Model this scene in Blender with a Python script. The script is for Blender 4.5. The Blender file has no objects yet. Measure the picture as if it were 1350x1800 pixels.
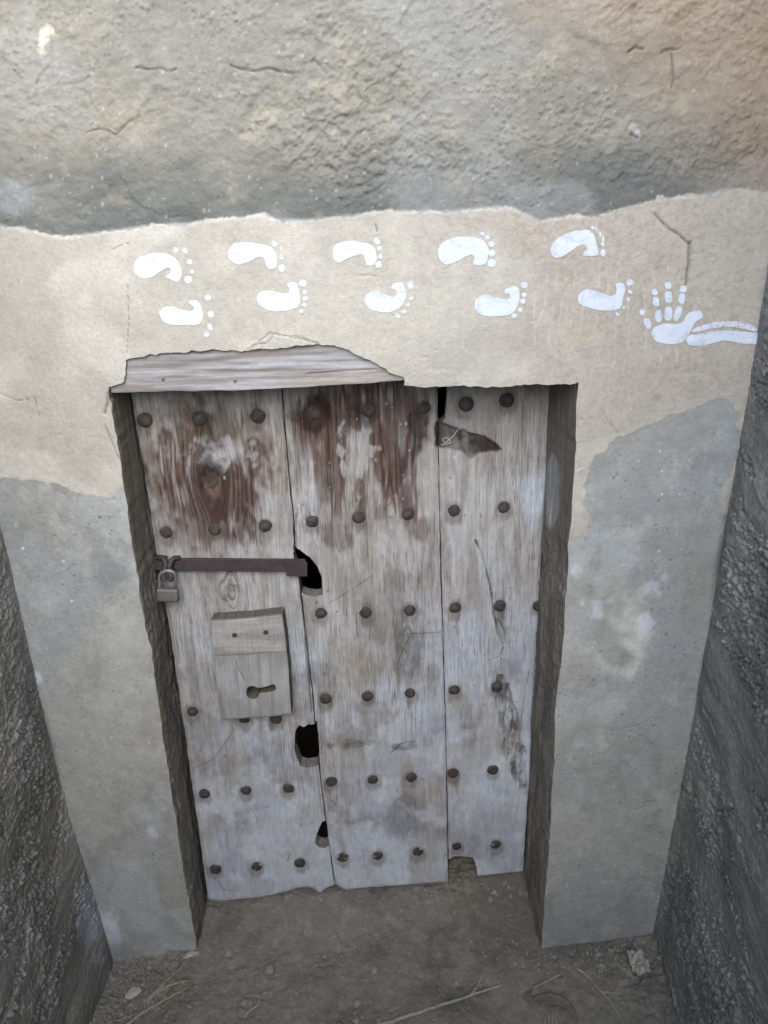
import bpy, math, random
import numpy as np
from mathutils import Matrix, Vector

# ------------------------------------------------------------------ camera
S = bpy.context.scene
CAM = np.array([0.5678, -1.4845, 1.8229]); YAW, PITCH, ROLL, FPX = -0.02288, 0.37041, -0.0290, 1352.0
def cam_axes():
    cy, sy = math.cos(YAW), math.sin(YAW); cp, sp = math.cos(PITCH), math.sin(PITCH)
    fwd = np.array([sy*cp, cy*cp, -sp]); right = np.array([cy, -sy, 0.0]); up = np.cross(right, fwd)
    c, s = math.cos(ROLL), math.sin(ROLL)
    return right*c+up*s, -right*s+up*c, fwd
AR, AU, AF = cam_axes()
cd = bpy.data.cameras.new('camera'); cam = bpy.data.objects.new('camera', cd); S.collection.objects.link(cam)
m = Matrix.Identity(4)
for i in range(3):
    m[i][0], m[i][1], m[i][2], m[i][3] = AR[i], AU[i], -AF[i], CAM[i]
cam.matrix_world = m
cd.sensor_fit = 'HORIZONTAL'; cd.sensor_width = 36.0; cd.lens = 36.0*FPX/1350.0
cd.clip_start = 0.02; cd.clip_end = 500.0
S.camera = cam

# ------------------------------------------------------------------ light
SUN_EL, SUN_AZ = math.radians(33), math.radians(4)     # azimuth measured from straight behind the camera, towards its left
w = bpy.data.worlds.new('World'); S.world = w; w.use_nodes = True
nt = w.node_tree; bg = nt.nodes['Background']
sky = nt.nodes.new('ShaderNodeTexSky'); sky.sky_type = 'NISHITA'; sky.sun_disc = False
sky.sun_elevation = SUN_EL
sd = Vector((math.sin(SUN_AZ)*math.cos(SUN_EL), -math.cos(SUN_AZ)*math.cos(SUN_EL), math.sin(SUN_EL)))   # towards the sun
sky.sun_rotation = math.atan2(sd.x, sd.y)
sky.air_density = 1.0; sky.dust_density = 1.0; sky.ozone_density = 1.0
nt.links.new(sky.outputs[0], bg.inputs[0]); bg.inputs[1].default_value = 0.12
sl = bpy.data.lights.new('sun', 'SUN'); sl.energy = 1.1; sl.angle = math.radians(48); sl.color = (1.0, 0.985, 0.96)
so = bpy.data.objects.new('sun', sl); S.collection.objects.link(so)
so.rotation_euler = (-sd).to_track_quat('-Z', 'Y').to_euler(); so.location = (0, -3, 6)
vs = S.view_settings; vs.view_transform = 'Standard'; vs.look = 'None'; vs.gamma = 1.0; vs.exposure = 1.75
vs.use_curve_mapping = False
S.render.engine = 'CYCLES'

# ------------------------------------------------------------------ helpers
rng = np.random.default_rng(11); random.seed(5)
LAT = [rng.random((256, 256)).astype(np.float32)*2-1 for _ in range(8)]
def vn(x, y, seed=0):
    L = LAT[seed % 8]; o = (seed*37.17) % 101
    x = np.asarray(x, np.float32)+o+64; y = np.asarray(y, np.float32)+o*1.7+64
    xi = np.floor(x).astype(np.int32); yi = np.floor(y).astype(np.int32)
    fx = x-xi; fy = y-yi
    fx = fx*fx*fx*(fx*(fx*6-15)+10); fy = fy*fy*fy*(fy*(fy*6-15)+10)
    x0 = xi & 255; x1 = (xi+1) & 255; y0 = yi & 255; y1 = (yi+1) & 255
    return (L[y0, x0]*(1-fx)+L[y0, x1]*fx)*(1-fy)+(L[y1, x0]*(1-fx)+L[y1, x1]*fx)*fy
def fbm(x, y, o=4, seed=0, g=0.5):
    r = 0; a = 1; t = 0
    for k in range(o):
        c, s_ = math.cos(.6+k*.9), math.sin(.6+k*.9)
        r = r+a*vn((x*c-y*s_)*2**k, (x*s_+y*c)*2**k, seed+k*3); t += a; a *= g
    return r/t*1.6
def specks(x, y, seed, lo, hi, chance, soft=.25):           # scattered round-ish flecks; radii in cells
    xi = np.floor(x).astype(np.int32); yi = np.floor(y).astype(np.int32); out = np.zeros(np.shape(x), np.float32)
    A, B, Cc, Dd = LAT[seed % 8], LAT[(seed+1) % 8], LAT[(seed+2) % 8], LAT[(seed+3) % 8]
    for i in (-1, 0, 1):
        for j in (-1, 0, 1):
            u = (xi+i) & 255; v = (yi+j) & 255
            r = lo+(hi-lo)*(.5+.5*Cc[v, u])**2
            d = np.hypot(x-(xi+i+.5+.45*A[v, u]), (y-(yi+j+.5+.45*B[v, u]))*(1+.35*A[u, v]))
            out = np.maximum(out, np.where(Dd[v, u]*.5+.5 < chance, np.clip((r-d)/(r*soft)+.5, 0, 1), 0))
    return out
def ridge(x, y, o=3, seed=0):
    r = 0; a = 1; t = 0
    for k in range(o):
        c, s_ = math.cos(k*.8), math.sin(k*.8)
        r = r+a*(1-2*np.abs(vn((x*c-y*s_)*2**k, (x*s_+y*c)*2**k, seed+k*5))); t += a; a *= .55
    return r/t
def ss(a, b, x):
    t = np.clip((x-a)/(b-a), 0, 1); return t*t*(3-2*t)
def lin(r, g, b):
    f = lambda c: (c/255/12.92 if c/255 <= .04045 else ((c/255+.055)/1.055)**2.4)
    return np.array([f(r), f(g), f(b)])
def mixc(a, b, t):
    return a*(1-t[..., None])+b*t[..., None]
def ray(px, py):
    return AF+AR*(px-675)/FPX+AU*(900-py)/FPX
DY0, DYS = 0.125, 0.085                                    # door face: y = DY0 + DYS*x (hung a little deeper on its right)
def plane_pt(px, py, y0=0.0, k=0.0):                       # point on the upright plane y = y0 + k*x
    d = ray(px, py); t = (y0+k*CAM[0]-CAM[1])/(d[1]-k*d[0]); return CAM+t*d
def wal(px, py, off=0.0): p = plane_pt(px, py, off); return (p[0], p[2])
def dor(px, py, off=0.0): p = plane_pt(px, py, DY0+off, DYS); return (p[0], p[2])
def polyW(l): return [wal(*p) for p in l]
def polyD(l): return [dor(*p) for p in l]
def dist_line(X, Z, pts, closed=False):
    d = np.full(X.shape, 9.0, np.float32); n = len(pts)
    for i in range(n if closed else n-1):
        ax, az = pts[i]; bx, bz = pts[(i+1) % n]; vx, vz = bx-ax, bz-az; L = vx*vx+vz*vz+1e-12
        t = np.clip(((X-ax)*vx+(Z-az)*vz)/L, 0, 1)
        d = np.minimum(d, np.hypot(X-ax-t*vx, Z-az-t*vz))
    return d
def near_line(X, Z, pts, lim):                              # the same, worked out only within `lim` of an open line
    a = np.array(pts); k = (X > a[:, 0].min()-lim) & (X < a[:, 0].max()+lim) & (Z > a[:, 1].min()-lim) & (Z < a[:, 1].max()+lim)
    d = np.full(X.shape, 9.0, np.float32)
    if k.any(): d[k] = dist_line(X[k], Z[k], pts)
    return d
def inside(X, Z, pts):
    r = np.zeros(X.shape, bool); n = len(pts)
    for i in range(n):
        ax, az = pts[i]; bx, bz = pts[(i+1) % n]
        if az == bz: continue
        c = (az > Z) != (bz > Z)
        r ^= c & (X < (bx-ax)*(Z-az)/(bz-az)+ax)
    return r
def sdp(X, Z, pts):                                        # signed distance, positive inside
    d = dist_line(X, Z, pts, True); return np.where(inside(X, Z, pts), d, -d)
def nearest(P, pts, lim):
    best = np.full(len(P), 9.0); out = P.copy(); n = len(pts)
    for i in range(n):
        a = np.array(pts[i]); b = np.array(pts[(i+1) % n]); v = b-a
        t = np.clip(((P-a)@v)/(v@v+1e-12), 0, 1); q = a+t[:, None]*v; d = np.hypot(*(P-q).T)
        k = (d < best) & (d < lim); out[k] = q[k]; best[k] = d[k]
    return out
def crom(pts, n=6):
    P = np.array(pts, float); N = len(P); o = []
    for i in range(N):
        a, b, c, d = P[i-1], P[i], P[(i+1) % N], P[(i+2) % N]
        for k in range(n):
            t = k/n; o.append(.5*((2*b)+(c-a)*t+(2*a-5*b+4*c-d)*t*t+(3*b-a-3*c+d)*t**3))
    return [tuple(p) for p in o]
def rough_line(pts, step, amp, seed, closed=True):                      # subdivide an outline and make it ragged
    o = []; n = len(pts)
    for i in range(n if closed else n-1):
        a = np.array(pts[i]); b = np.array(pts[(i+1) % n]); k = max(1, int(np.hypot(*(b-a))/step))
        for j in range(k): o.append(a+(b-a)*j/k)
    o = np.array(o); s = np.arange(len(o))
    o[:, 0] += amp*vn(s*.45, s*0, seed)+amp*.5*vn(s*1.1, s*0, seed+1); o[:, 1] += amp*vn(s*.45, s*0+9.3, seed+2)+amp*.5*vn(s*1.1, s*0+3.3, seed)
    return [tuple(p) for p in o]
def axis(a, b, step, lo=None, hi=None, cap=99.0, gr=1.6):
    v = list(np.arange(a, b+step*.5, step))
    x, s = a, step
    if lo is not None:
        while x > lo: s = min(s*gr, cap); x = max(lo, x-s); v.insert(0, x)
    x, s = v[-1], step
    if hi is not None:
        while x < hi: s = min(s*gr, cap); x = min(hi, x+s); v.append(x)
    return np.array(v)

def mesh_np(name, V, F, pig=None, smooth=True):
    me = bpy.data.meshes.new(name); V = np.asarray(V, np.float32); F = np.asarray(F, np.int32); k = F.shape[1]
    me.vertices.add(len(V)); me.vertices.foreach_set('co', V.ravel())
    me.loops.add(F.size); me.loops.foreach_set('vertex_index', F.ravel())
    me.polygons.add(len(F)); me.polygons.foreach_set('loop_start', np.arange(0, F.size, k, dtype=np.int32))
    me.polygons.foreach_set('loop_total', np.full(len(F), k, np.int32))
    me.polygons.foreach_set('use_smooth', np.full(len(F), smooth, bool))
    if pig is not None:
        a = me.attributes.new('pigment', 'FLOAT_COLOR', 'POINT')
        c = np.ones((len(V), 4), np.float32); c[:, :3] = np.clip(pig, 0, 1); a.data.foreach_set('color', c.ravel())
    me.update(); return me
def link(name, me, mat, parent=None, loc=(0, 0, 0)):
    o = bpy.data.objects.new(name, me); S.collection.objects.link(o)
    if me is not None and mat is not None and not me.materials: me.materials.append(mat)
    o.location = loc
    if parent is not None:
        o.parent = parent
    return o
def tag(o, label=None, cat=None, group=None, kind=None):
    if label: o['label'] = label
    if cat: o['category'] = cat
    if group: o['group'] = group
    if kind: o['kind'] = kind
    return o
def empty(name, loc=(0, 0, 0)):
    o = bpy.data.objects.new(name, None); S.collection.objects.link(o); o.location = loc; o.empty_display_size = .1; return o

def grid_faces(nz, nx):
    i = np.arange(nz-1)[:, None]*nx+np.arange(nx-1)[None, :]
    return np.stack([i, i+1, i+nx+1, i+nx], -1)
def panel(xs, zs, outer, holes, fy, fpig, thick, side_pig=None, snap=1.3, layers=5, sidefn=None, origin=(0, 0, 0)):
    """Upright slab: a dense displaced front cut to outlines, its rims carried back by `thick`.
    fy(X,Z) gives the front's y; fpig(X,Z) its pigment."""
    X, Z = np.meshgrid(xs, zs); nz, nx = X.shape
    cx = (X[:-1, :-1]+X[1:, 1:])/2; cz = (Z[:-1, :-1]+Z[1:, 1:])/2
    keep = inside(cx, cz, outer) if outer is not None else np.ones(cx.shape, bool)
    for h in holes: keep &= ~inside(cx, cz, h)
    F = grid_faces(nz, nx)[keep]
    full = np.zeros((nz+1, nx+1), bool); full[1:-1, 1:-1] = keep
    nb = full[:-1, :-1]*1+full[1:, :-1]+full[:-1, 1:]+full[1:, 1:]
    bd = (nb > 0) & (nb < 4)
    P = np.stack([X[bd], Z[bd]], -1); st = max(np.median(np.diff(xs)), np.median(np.diff(zs)))*snap
    for pl in ([outer] if outer is not None else [])+list(holes): P = nearest(P, pl, st)
    X = X.copy(); Z = Z.copy(); X[bd] = P[:, 0]; Z[bd] = P[:, 1]
    Y = fy(X, Z); C = fpig(X, Z)
    use = np.unique(F); remap = np.full(nz*nx, -1); remap[use] = np.arange(len(use))
    V = np.stack([X.ravel()[use], Y.ravel()[use], Z.ravel()[use]], -1); col = C.reshape(-1, 3)[use]; F = remap[F]
    if thick > 0:
        E = np.concatenate([F[:, [0, 1]], F[:, [1, 2]], F[:, [2, 3]], F[:, [3, 0]]])
        key = np.sort(E, 1); _, inv, cnt = np.unique(key[:, 0].astype(np.int64)*len(V)+key[:, 1], return_inverse=True, return_counts=True)
        B = E[cnt[inv.ravel()] == 1]
        ids = np.unique(B); rm = np.full(len(V), -1); rm[ids] = np.arange(len(ids)); n = len(ids); base = len(V)
        Vs = []; Cs = []
        for k in range(layers+1):
            t = k/layers; v = V[ids].copy(); v[:, 1] += t*thick
            if sidefn is not None and 0 < k: v = sidefn(v, t)
            Vs.append(v); c = col[ids] if side_pig is None else np.tile(side_pig, (n, 1))*(1+.25*vn(v[:, 0]*160+v[:, 2]*160, v[:, 1]*160, 3))[:, None]
            Cs.append(c)
        Fs = [np.stack([base+k*n+rm[B[:, 1]], base+k*n+rm[B[:, 0]], base+(k+1)*n+rm[B[:, 0]], base+(k+1)*n+rm[B[:, 1]]], -1) for k in range(layers)]
        V = np.concatenate([V]+Vs); col = np.concatenate([col]+Cs); F = np.concatenate([F]+Fs)
    return V-np.array(origin), F, col

def tube(pts, rad, seg=8, taper=None, origin=(0, 0, 0)):
    P = [Vector(p) for p in pts]; n = len(P); V = []; F = []
    ref = Vector((0.13, 0.31, 0.94)).normalized()
    for i, p in enumerate(P):
        t = (P[min(i+1, n-1)]-P[max(i-1, 0)]).normalized()
        a = t.cross(ref); a = a.normalized() if a.length > 1e-4 else t.orthogonal().normalized(); b = t.cross(a)
        r = rad[i] if hasattr(rad, '__len__') else rad
        for k in range(seg):
            q = p+(a*math.cos(2*math.pi*k/seg)+b*math.sin(2*math.pi*k/seg))*r; V.append(tuple(q-Vector(origin)))
    for i in range(n-1):
        for k in range(seg):
            F.append((i*seg+k, i*seg+(k+1) % seg, (i+1)*seg+(k+1) % seg, (i+1)*seg+k))
    c0 = len(V); V.append(tuple(P[0]-Vector(origin))); V.append(tuple(P[-1]-Vector(origin)))
    for k in range(seg):
        F.append((c0, (k+1) % seg, k, k)); F.append((c0+1, (n-1)*seg+k, (n-1)*seg+(k+1) % seg, (n-1)*seg+(k+1) % seg))
    me = bpy.data.meshes.new('tube'); me.from_pydata(V, [], [tuple(dict.fromkeys(f)) for f in F])
    for p in me.polygons: p.use_smooth = True
    return me
def spline(pts, n=5):
    P = [np.array(p, float) for p in pts]; P = [2*P[0]-P[1]]+P+[2*P[-1]-P[-2]]; o = []
    for i in range(1, len(P)-2):
        a, b, c, d = P[i-1:i+3]
        for k in range(n):
            t = k/n; o.append(.5*((2*b)+(c-a)*t+(2*a-5*b+4*c-d)*t*t+(3*b-a-3*c+d)*t**3))
    o.append(P[-2]); return o

# ------------------------------------------------------------------ materials
def material(name, color=None, rough=0.9, spec=0.2, bump=((400, .4, .0006),), var=(60, .12), metal=0.0, grainy=None):
    """Node material: pigment attribute (or one base colour) times fine noise, plus fine bump."""
    M = bpy.data.materials.new(name); M.use_nodes = True; n = M.node_tree.nodes; l = M.node_tree.links; b = n['Principled BSDF']
    b.inputs['Roughness'].default_value = rough; b.inputs['Specular IOR Level'].default_value = spec; b.inputs['Metallic'].default_value = metal
    tc = n.new('ShaderNodeTexCoord'); mp = n.new('ShaderNodeMapping'); l.new(tc.outputs['Object'], mp.inputs[0])
    if grainy: mp.inputs['Scale'].default_value = grainy
    if color is None:
        at = n.new('ShaderNodeAttribute'); at.attribute_name = 'pigment'; src = at.outputs['Color']
    else:
        rg = n.new('ShaderNodeRGB'); rg.outputs[0].default_value = (*color, 1); src = rg.outputs[0]
    for i, (sc, am) in enumerate((var, (var[0]*6, var[1]*.8))):
        ns = n.new('ShaderNodeTexNoise'); ns.inputs['Scale'].default_value = sc; ns.inputs['Detail'].default_value = 4; l.new(mp.outputs[0], ns.inputs['Vector'])
        mr = n.new('ShaderNodeMapRange'); mr.inputs[1].default_value = .28; mr.inputs[2].default_value = .72; mr.inputs[3].default_value = 1-am; mr.inputs[4].default_value = 1+am
        l.new(ns.outputs[0], mr.inputs[0])
        mx = n.new('ShaderNodeVectorMath'); mx.operation = 'SCALE'; l.new(src, mx.inputs[0]); l.new(mr.outputs[0], mx.inputs['Scale']); src = mx.outputs[0]
    l.new(src, b.inputs['Base Color'])
    prev = None
    for sc, st, dist in bump:
        ns = n.new('ShaderNodeTexNoise'); ns.inputs['Scale'].default_value = sc; ns.inputs['Detail'].default_value = 3; l.new(mp.outputs[0], ns.inputs['Vector'])
        bp = n.new('ShaderNodeBump'); bp.inputs['Strength'].default_value = st; bp.inputs['Distance'].default_value = dist; l.new(ns.outputs[0], bp.inputs['Height'])
        if prev: l.new(prev, bp.inputs['Normal'])
        prev = bp.outputs[0]
    if prev: l.new(prev, b.inputs['Normal'])
    return M
M_wall = material('plaster', None, .95, .1, ((300, .7, .0018), (900, .6, .0009)), (130, .085))
M_side = material('rough_render', None, .95, .12, ((240, .8, .004), (700, .7, .0018)), (90, .2))
M_jamb = material('mud_render', None, .95, .1, ((200, .6, .002), (700, .5, .001)), (60, .15))
M_dirt = material('packed_dirt', None, .97, .08, ((160, .5, .002), (600, .6, .001)), (50, .14))
M_wood = material('weathered_wood', None, .85, .15, ((170, .5, .0016), (520, .5, .0008)), (150, .13), grainy=(1, 1, .10))
def add_grain(M):
    n = M.node_tree.nodes; l = M.node_tree.links; b = n['Principled BSDF']
    a = n.new('ShaderNodeAttribute'); a.attribute_name = 'grain'; am = n.new('ShaderNodeAttribute'); am.attribute_name = 'grain_amount'
    tc = n.new('ShaderNodeTexCoord'); sx = n.new('ShaderNodeSeparateXYZ'); l.new(tc.outputs['Object'], sx.inputs[0])
    zz = n.new('ShaderNodeMath'); zz.operation = 'MULTIPLY'; zz.inputs[1].default_value = .035; l.new(sx.outputs['Z'], zz.inputs[0])
    cv = n.new('ShaderNodeCombineXYZ'); l.new(a.outputs['Fac'], cv.inputs[0]); l.new(zz.outputs[0], cv.inputs[2])
    src = b.inputs['Base Color'].links[0].from_socket; prev = b.inputs['Normal'].links[0].from_socket
    for sc, lo, hi, k in ((430, .50, .68, .46), (190, .52, .72, .34), (900, .48, .72, .32)):
        ns = n.new('ShaderNodeTexNoise'); ns.inputs['Scale'].default_value = sc; ns.inputs['Detail'].default_value = 2; l.new(cv.outputs[0], ns.inputs['Vector'])
        mr = n.new('ShaderNodeMapRange'); mr.interpolation_type = 'SMOOTHSTEP'; mr.inputs[1].default_value = lo; mr.inputs[2].default_value = hi; mr.inputs[3].default_value = 0; mr.inputs[4].default_value = k
        l.new(ns.outputs[0], mr.inputs[0])
        mu = n.new('ShaderNodeMath'); mu.operation = 'MULTIPLY'; l.new(mr.outputs[0], mu.inputs[0]); l.new(am.outputs['Fac'], mu.inputs[1])
        iv = n.new('ShaderNodeMath'); iv.operation = 'SUBTRACT'; iv.inputs[0].default_value = 1; l.new(mu.outputs[0], iv.inputs[1])
        sv = n.new('ShaderNodeVectorMath'); sv.operation = 'SCALE'; l.new(src, sv.inputs[0]); l.new(iv.outputs[0], sv.inputs['Scale']); src = sv.outputs[0]
        bp = n.new('ShaderNodeBump'); bp.inputs['Strength'].default_value = .5; bp.inputs['Distance'].default_value = .0014; l.new(iv.outputs[0], bp.inputs['Height']); l.new(prev, bp.inputs['Normal']); prev = bp.outputs[0]
    l.new(src, b.inputs['Base Color']); l.new(prev, b.inputs['Normal'])
M_plank = material('weathered_plank', None, .88, .12, ((200, .5, .0014), (620, .5, .0008)), (110, .12), grainy=(1, 1, .35)); add_grain(M_plank)
M_beam = material('weathered_beam', None, .85, .15, ((130, .5, .0015), (420, .4, .0006)), (60, .12), grainy=(.12, 1, 1))
M_iron = material('rusty_iron', None, .75, .3, ((220, .6, .0015), (700, .5, .0008)), (90, .22), metal=.25)
M_bar = material('dark_iron', tuple(lin(74, 66, 68)), .6, .35, ((150, .3, .001), (600, .4, .0005)), (60, .2), metal=.35)
M_steel = material('dull_steel', tuple(lin(132, 132, 128)), .5, .45, ((200, .25, .0008),), (70, .16), metal=.55)
M_stone = material('stone_grit', tuple(lin(142, 138, 129)), .95, .1, ((200, .4, .001),), (60, .25))
M_pebble = material('pebble_stone', tuple(lin(138, 134, 125)), .95, .1, ((200, .4, .001),), (60, .2))
M_twig = material('dry_twig', tuple(lin(158, 149, 134)), .9, .15, ((300, .4, .0008),), (120, .25))
M_husk = material('dry_husk', tuple(lin(112, 103, 90)), .85, .2, ((120, .5, .002),), (60, .2))
M_paper = material('crumpled_paper', tuple(lin(176, 170, 160)), .9, .15, ((90, .4, .002),), (50, .12))
M_string = material('pale_string', tuple(lin(190, 182, 168)), .9, .1, (), (80, .1))

def paint_material():
    M = bpy.data.materials.new('white_paint'); M.use_nodes = True; n = M.node_tree.nodes; l = M.node_tree.links; b = n['Principled BSDF']
    b.inputs['Roughness'].default_value = .7; b.inputs['Specular IOR Level'].default_value = .25
    tc = n.new('ShaderNodeTexCoord')
    a = n.new('ShaderNodeTexNoise'); a.inputs['Scale'].default_value = 38; a.inputs['Detail'].default_value = 6; a.inputs['Roughness'].default_value = .65; l.new(tc.outputs['Object'], a.inputs[0])
    r = n.new('ShaderNodeValToRGB'); r.color_ramp.elements[0].position = .36; r.color_ramp.elements[1].position = .50
    r.color_ramp.elements[0].color = (*lin(186, 193, 206), 1); r.color_ramp.elements[1].color = (*lin(208, 216, 230), 1)
    l.new(a.outputs[0], r.inputs[0])
    g = n.new('ShaderNodeTexNoise'); g.inputs['Scale'].default_value = 260; g.inputs['Detail'].default_value = 4; l.new(tc.outputs['Object'], g.inputs[0])
    at = n.new('ShaderNodeAttribute'); at.attribute_name = 'wear'
    ad = n.new('ShaderNodeMath'); ad.operation = 'ADD'; l.new(g.outputs[0], ad.inputs[0]); l.new(at.outputs['Fac'], ad.inputs[1])
    r2 = n.new('ShaderNodeValToRGB'); r2.color_ramp.elements[0].position = .70; r2.color_ramp.elements[1].position = .80
    l.new(ad.outputs[0], r2.inputs[0])
    mx = n.new('ShaderNodeMixRGB'); l.new(r2.outputs[0], mx.inputs[0]); l.new(r.outputs[0], mx.inputs[1]); mx.inputs[2].default_value = (*lin(186, 174, 156), 1)
    l.new(mx.outputs[0], b.inputs['Base Color'])
    bp = n.new('ShaderNodeBump'); bp.inputs['Strength'].default_value = .4; bp.inputs['Distance'].default_value = .0008; l.new(g.outputs[0], bp.inputs['Height']); l.new(bp.outputs[0], b.inputs['Normal'])
    return M
M_paint = paint_material()

# ------------------------------------------------------------------ ground
XL = lambda z: np.interp(z, [-.2, -.037, .474, .747, 1.226, 3.5], [-.225, -.232, -.262, -.268, -.275, -.30])
XR = lambda z: np.interp(z, [-.2, .05, .58, .92, 1.43, 3.5], [1.203, 1.209, 1.229, 1.236, 1.249, 1.27])
_dx, _dz = np.array([dor(x, y) for x, y in ((350, 1594), (365, 1590), (450, 1583), (590, 1568), (720, 1560), (785, 1552), (815, 1545), (920, 1541), (940, 1541))]).T
def ground_z(X, Y, fine=True):
    z0 = np.interp(X, [-.5, -.23, 0, .92, 1.21, 1.5], [-.05, -.035, -.004, -.002, .045, .06])
    zd = np.interp(X, _dx, _dz)-.004
    yd = DY0+DYS*X
    s = np.clip(Y/yd, 0, 1.0); s = s*s*(3-2*s)*.4+s*.6
    z = z0*(1-s)+zd*s
    f = np.clip(-Y/1.2, 0, 1); z = z*(1-f)+(-.02)*f
    if fine:
        k = np.exp(-np.maximum(-Y-.9, 0))
        z = z+k*(.007*fbm(X*9, Y*9, 2, 1)+.0022*fbm(X*34, Y*34, 3, 2)+.0012*fbm(X*120, Y*120, 3, 4))
        clod = ss(.15, .75, fbm(X*8, Y*8, 2, 3)+.75*np.exp(-((Y-.17)/.05)**2)+.7*np.exp(-((X+.2)/.09)**2)+.6*np.exp(-((X-1.17)/.12)**2)*(Y < 0))
        z = z+k*clod*(.003*np.maximum(ridge(X*38, Y*38, 3, 6), 0)+.004*fbm(X*80, Y*80, 3, 5)+.006*specks(X*70+.4*vn(X*150, Y*150, 2), Y*70, 3, .15, .5, .4, .9))
    return z
gx = axis(-.34, 1.36, .0032, -40, 40); gy = axis(-.36, .27, .0028, -40, 40)
GX, GY = np.meshgrid(gx, gy); GZ = ground_z(GX, GY)
gc = mixc(lin(126, 122, 113), lin(106, 103, 96), ss(-.4, .5, fbm(GX*6, GY*6, 4, 2)))
gc = mixc(gc, lin(116, 107, 95), ss(.1, .8, fbm(GX*4.2, GY*4.2, 3, 6))*.7)
gc = mixc(gc, lin(156, 151, 142), specks(GX*110, GY*110, 1, .08, .3, .3)*.5)
gc = mixc(gc, lin(150, 145, 136), ss(.3, 1., fbm(GX*22, GY*22, 3, 4))*.35)
g = link('ground', mesh_np('ground', np.stack([GX, GY, GZ], -1).reshape(-1, 3), grid_faces(*GX.shape).reshape(-1, 4), gc.reshape(-1, 3)), M_dirt)
tag(g, kind='structure')

# ------------------------------------------------------------------ end wall
H0 = 1.508
def jl(z): return .0035*fbm(z*7, z*0+.3, 4, 2)+.002*vn(z*60, z*0, 5)+.004*np.exp(-((z-.93)/.05)**2)
def jr(z): return .918-.003*fbm(z*6, z*0+4.3, 4, 4)-.0015*vn(z*50, z*0, 6)-.004*np.exp(-((z-1.17)/.03)**2)
zz = np.arange(-.2, 1.47, .012)
left_edge = [(float(jl(z)), z) for z in zz]
right_edge = [(float(jr(z)), z) for z in zz[::-1]]
lint = polyW([(196, 712), (190, 700), (188, 690), (193, 681), (204, 675), (219, 671), (221, 655), (219, 634), (240, 628), (270, 622), (300, 620), (340, 617), (380, 616),
              (420, 618), (455, 613), (500, 613), (530, 608), (560, 606), (585, 608), (612, 616), (640, 629), (665, 641), (690, 656), (709, 664), (711, 677), (750, 681),
              (800, 678), (860, 681), (930, 677), (985, 677), (1018, 675)])
lint = [lint[0]]+rough_line(lint, .006, .0026, 3, False)[1:]
lint.append((.919, 1.507))
opening = left_edge+lint+right_edge
upper_line = [(-260, 385), (-120, 392), (0, 395), (50, 405), (110, 418), (180, 408), (250, 398), (330, 392), (440, 380), (465, 374), (480, 385), (540, 386), (640, 375), (675, 371), (780, 372),
              (890, 364), (920, 372), (950, 387), (1010, 380), (1050, 380), (1100, 364), (1160, 350), (1250, 340), (1265, 333), (1350, 338), (1480, 335)]
beige = polyW(upper_line+[(1480, 760), (1318, 735), (1304, 770), (1298, 725), (1290, 712), (1262, 697), (1235, 715), (1180, 728), (1150, 745), (1085, 770), (1060, 795), (1035, 815), (1025, 850),
              (1029, 890), (1040, 915), (1030, 940), (1003, 948), (700, 900), (300, 840), (216, 850), (205, 868), (195, 877), (180, 874), (140, 868), (100, 852), (60, 845), (0, 838), (-90, 832), (-260, 830)])
patch = polyW([(1262, 868), (1280, 845), (1292, 815), (1312, 810), (1300, 880), (1285, 905), (1270, 905)])
upper_w = polyW(upper_line)
def upper_z(X):
    a = np.array(upper_w); return np.interp(X, a[:, 0], a[:, 1])
flakes = [polyW(crom(q, 4)) for q in ([(432, 612), (455, 595), (475, 586), (510, 590), (545, 600), (555, 606), (520, 612), (480, 616)],
          [(716, 676), (722, 660), (760, 652), (800, 655), (800, 676), (760, 680)])]
cracks = [(polyW(q), wd, dp) for q, wd, dp in (
    ([(1150, 375), (1172, 400), (1195, 414), (1212, 430)], .0016, .004), ([(1213, 428), (1211, 465), (1207, 500)], .0028, .006),
    ([(455, 600), (475, 586), (505, 591), (540, 599), (560, 605)], .0014, .004), ([(440, 612), (452, 605), (470, 603), (480, 590)], .001, .003),
    ([(238, 118), (260, 121), (283, 120), (298, 126), (308, 120)], .0015, .004), ([(405, 114), (425, 122), (452, 125), (470, 120), (515, 130)], .0018, .005),
    ([(190, 690), (188, 710), (183, 728)], .0022, .006), ([(183, 748), (192, 770), (205, 800), (212, 812)], .0012, .004),
    ([(195, 440), (215, 430), (225, 428)], .0008, .002), ([(1095, 1280), (1120, 1275), (1150, 1258)], .001, .002), ([(1115, 1425), (1132, 1420), (1134, 1412), (1150, 1408)], .001, .002),
    ([(150, 232), (175, 225), (203, 236), (225, 215), (245, 205)], .0012, .003), ([(0, 692), (30, 705), (60, 700), (68, 730)], .0008, .0015), ([(224, 500), (226, 560), (222, 625)], .0007, .0015),
    ([(1090, 765), (1062, 730), (1058, 712)], .0006, .001), ([(590, 486), (640, 483), (672, 486)], .0006, .001), ([(660, 395), (663, 406)], .0014, .004), ([(1106, 90), (1116, 84), (1130, 86)], .0022, .005), ([(1164, 92), (1176, 88), (1198, 84)], .0016, .004), ([(1182, 96), (1184, 140), (1180, 152)], .0016, .004), ([(1110, 236), (1120, 243)], .003, .006))]
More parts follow.
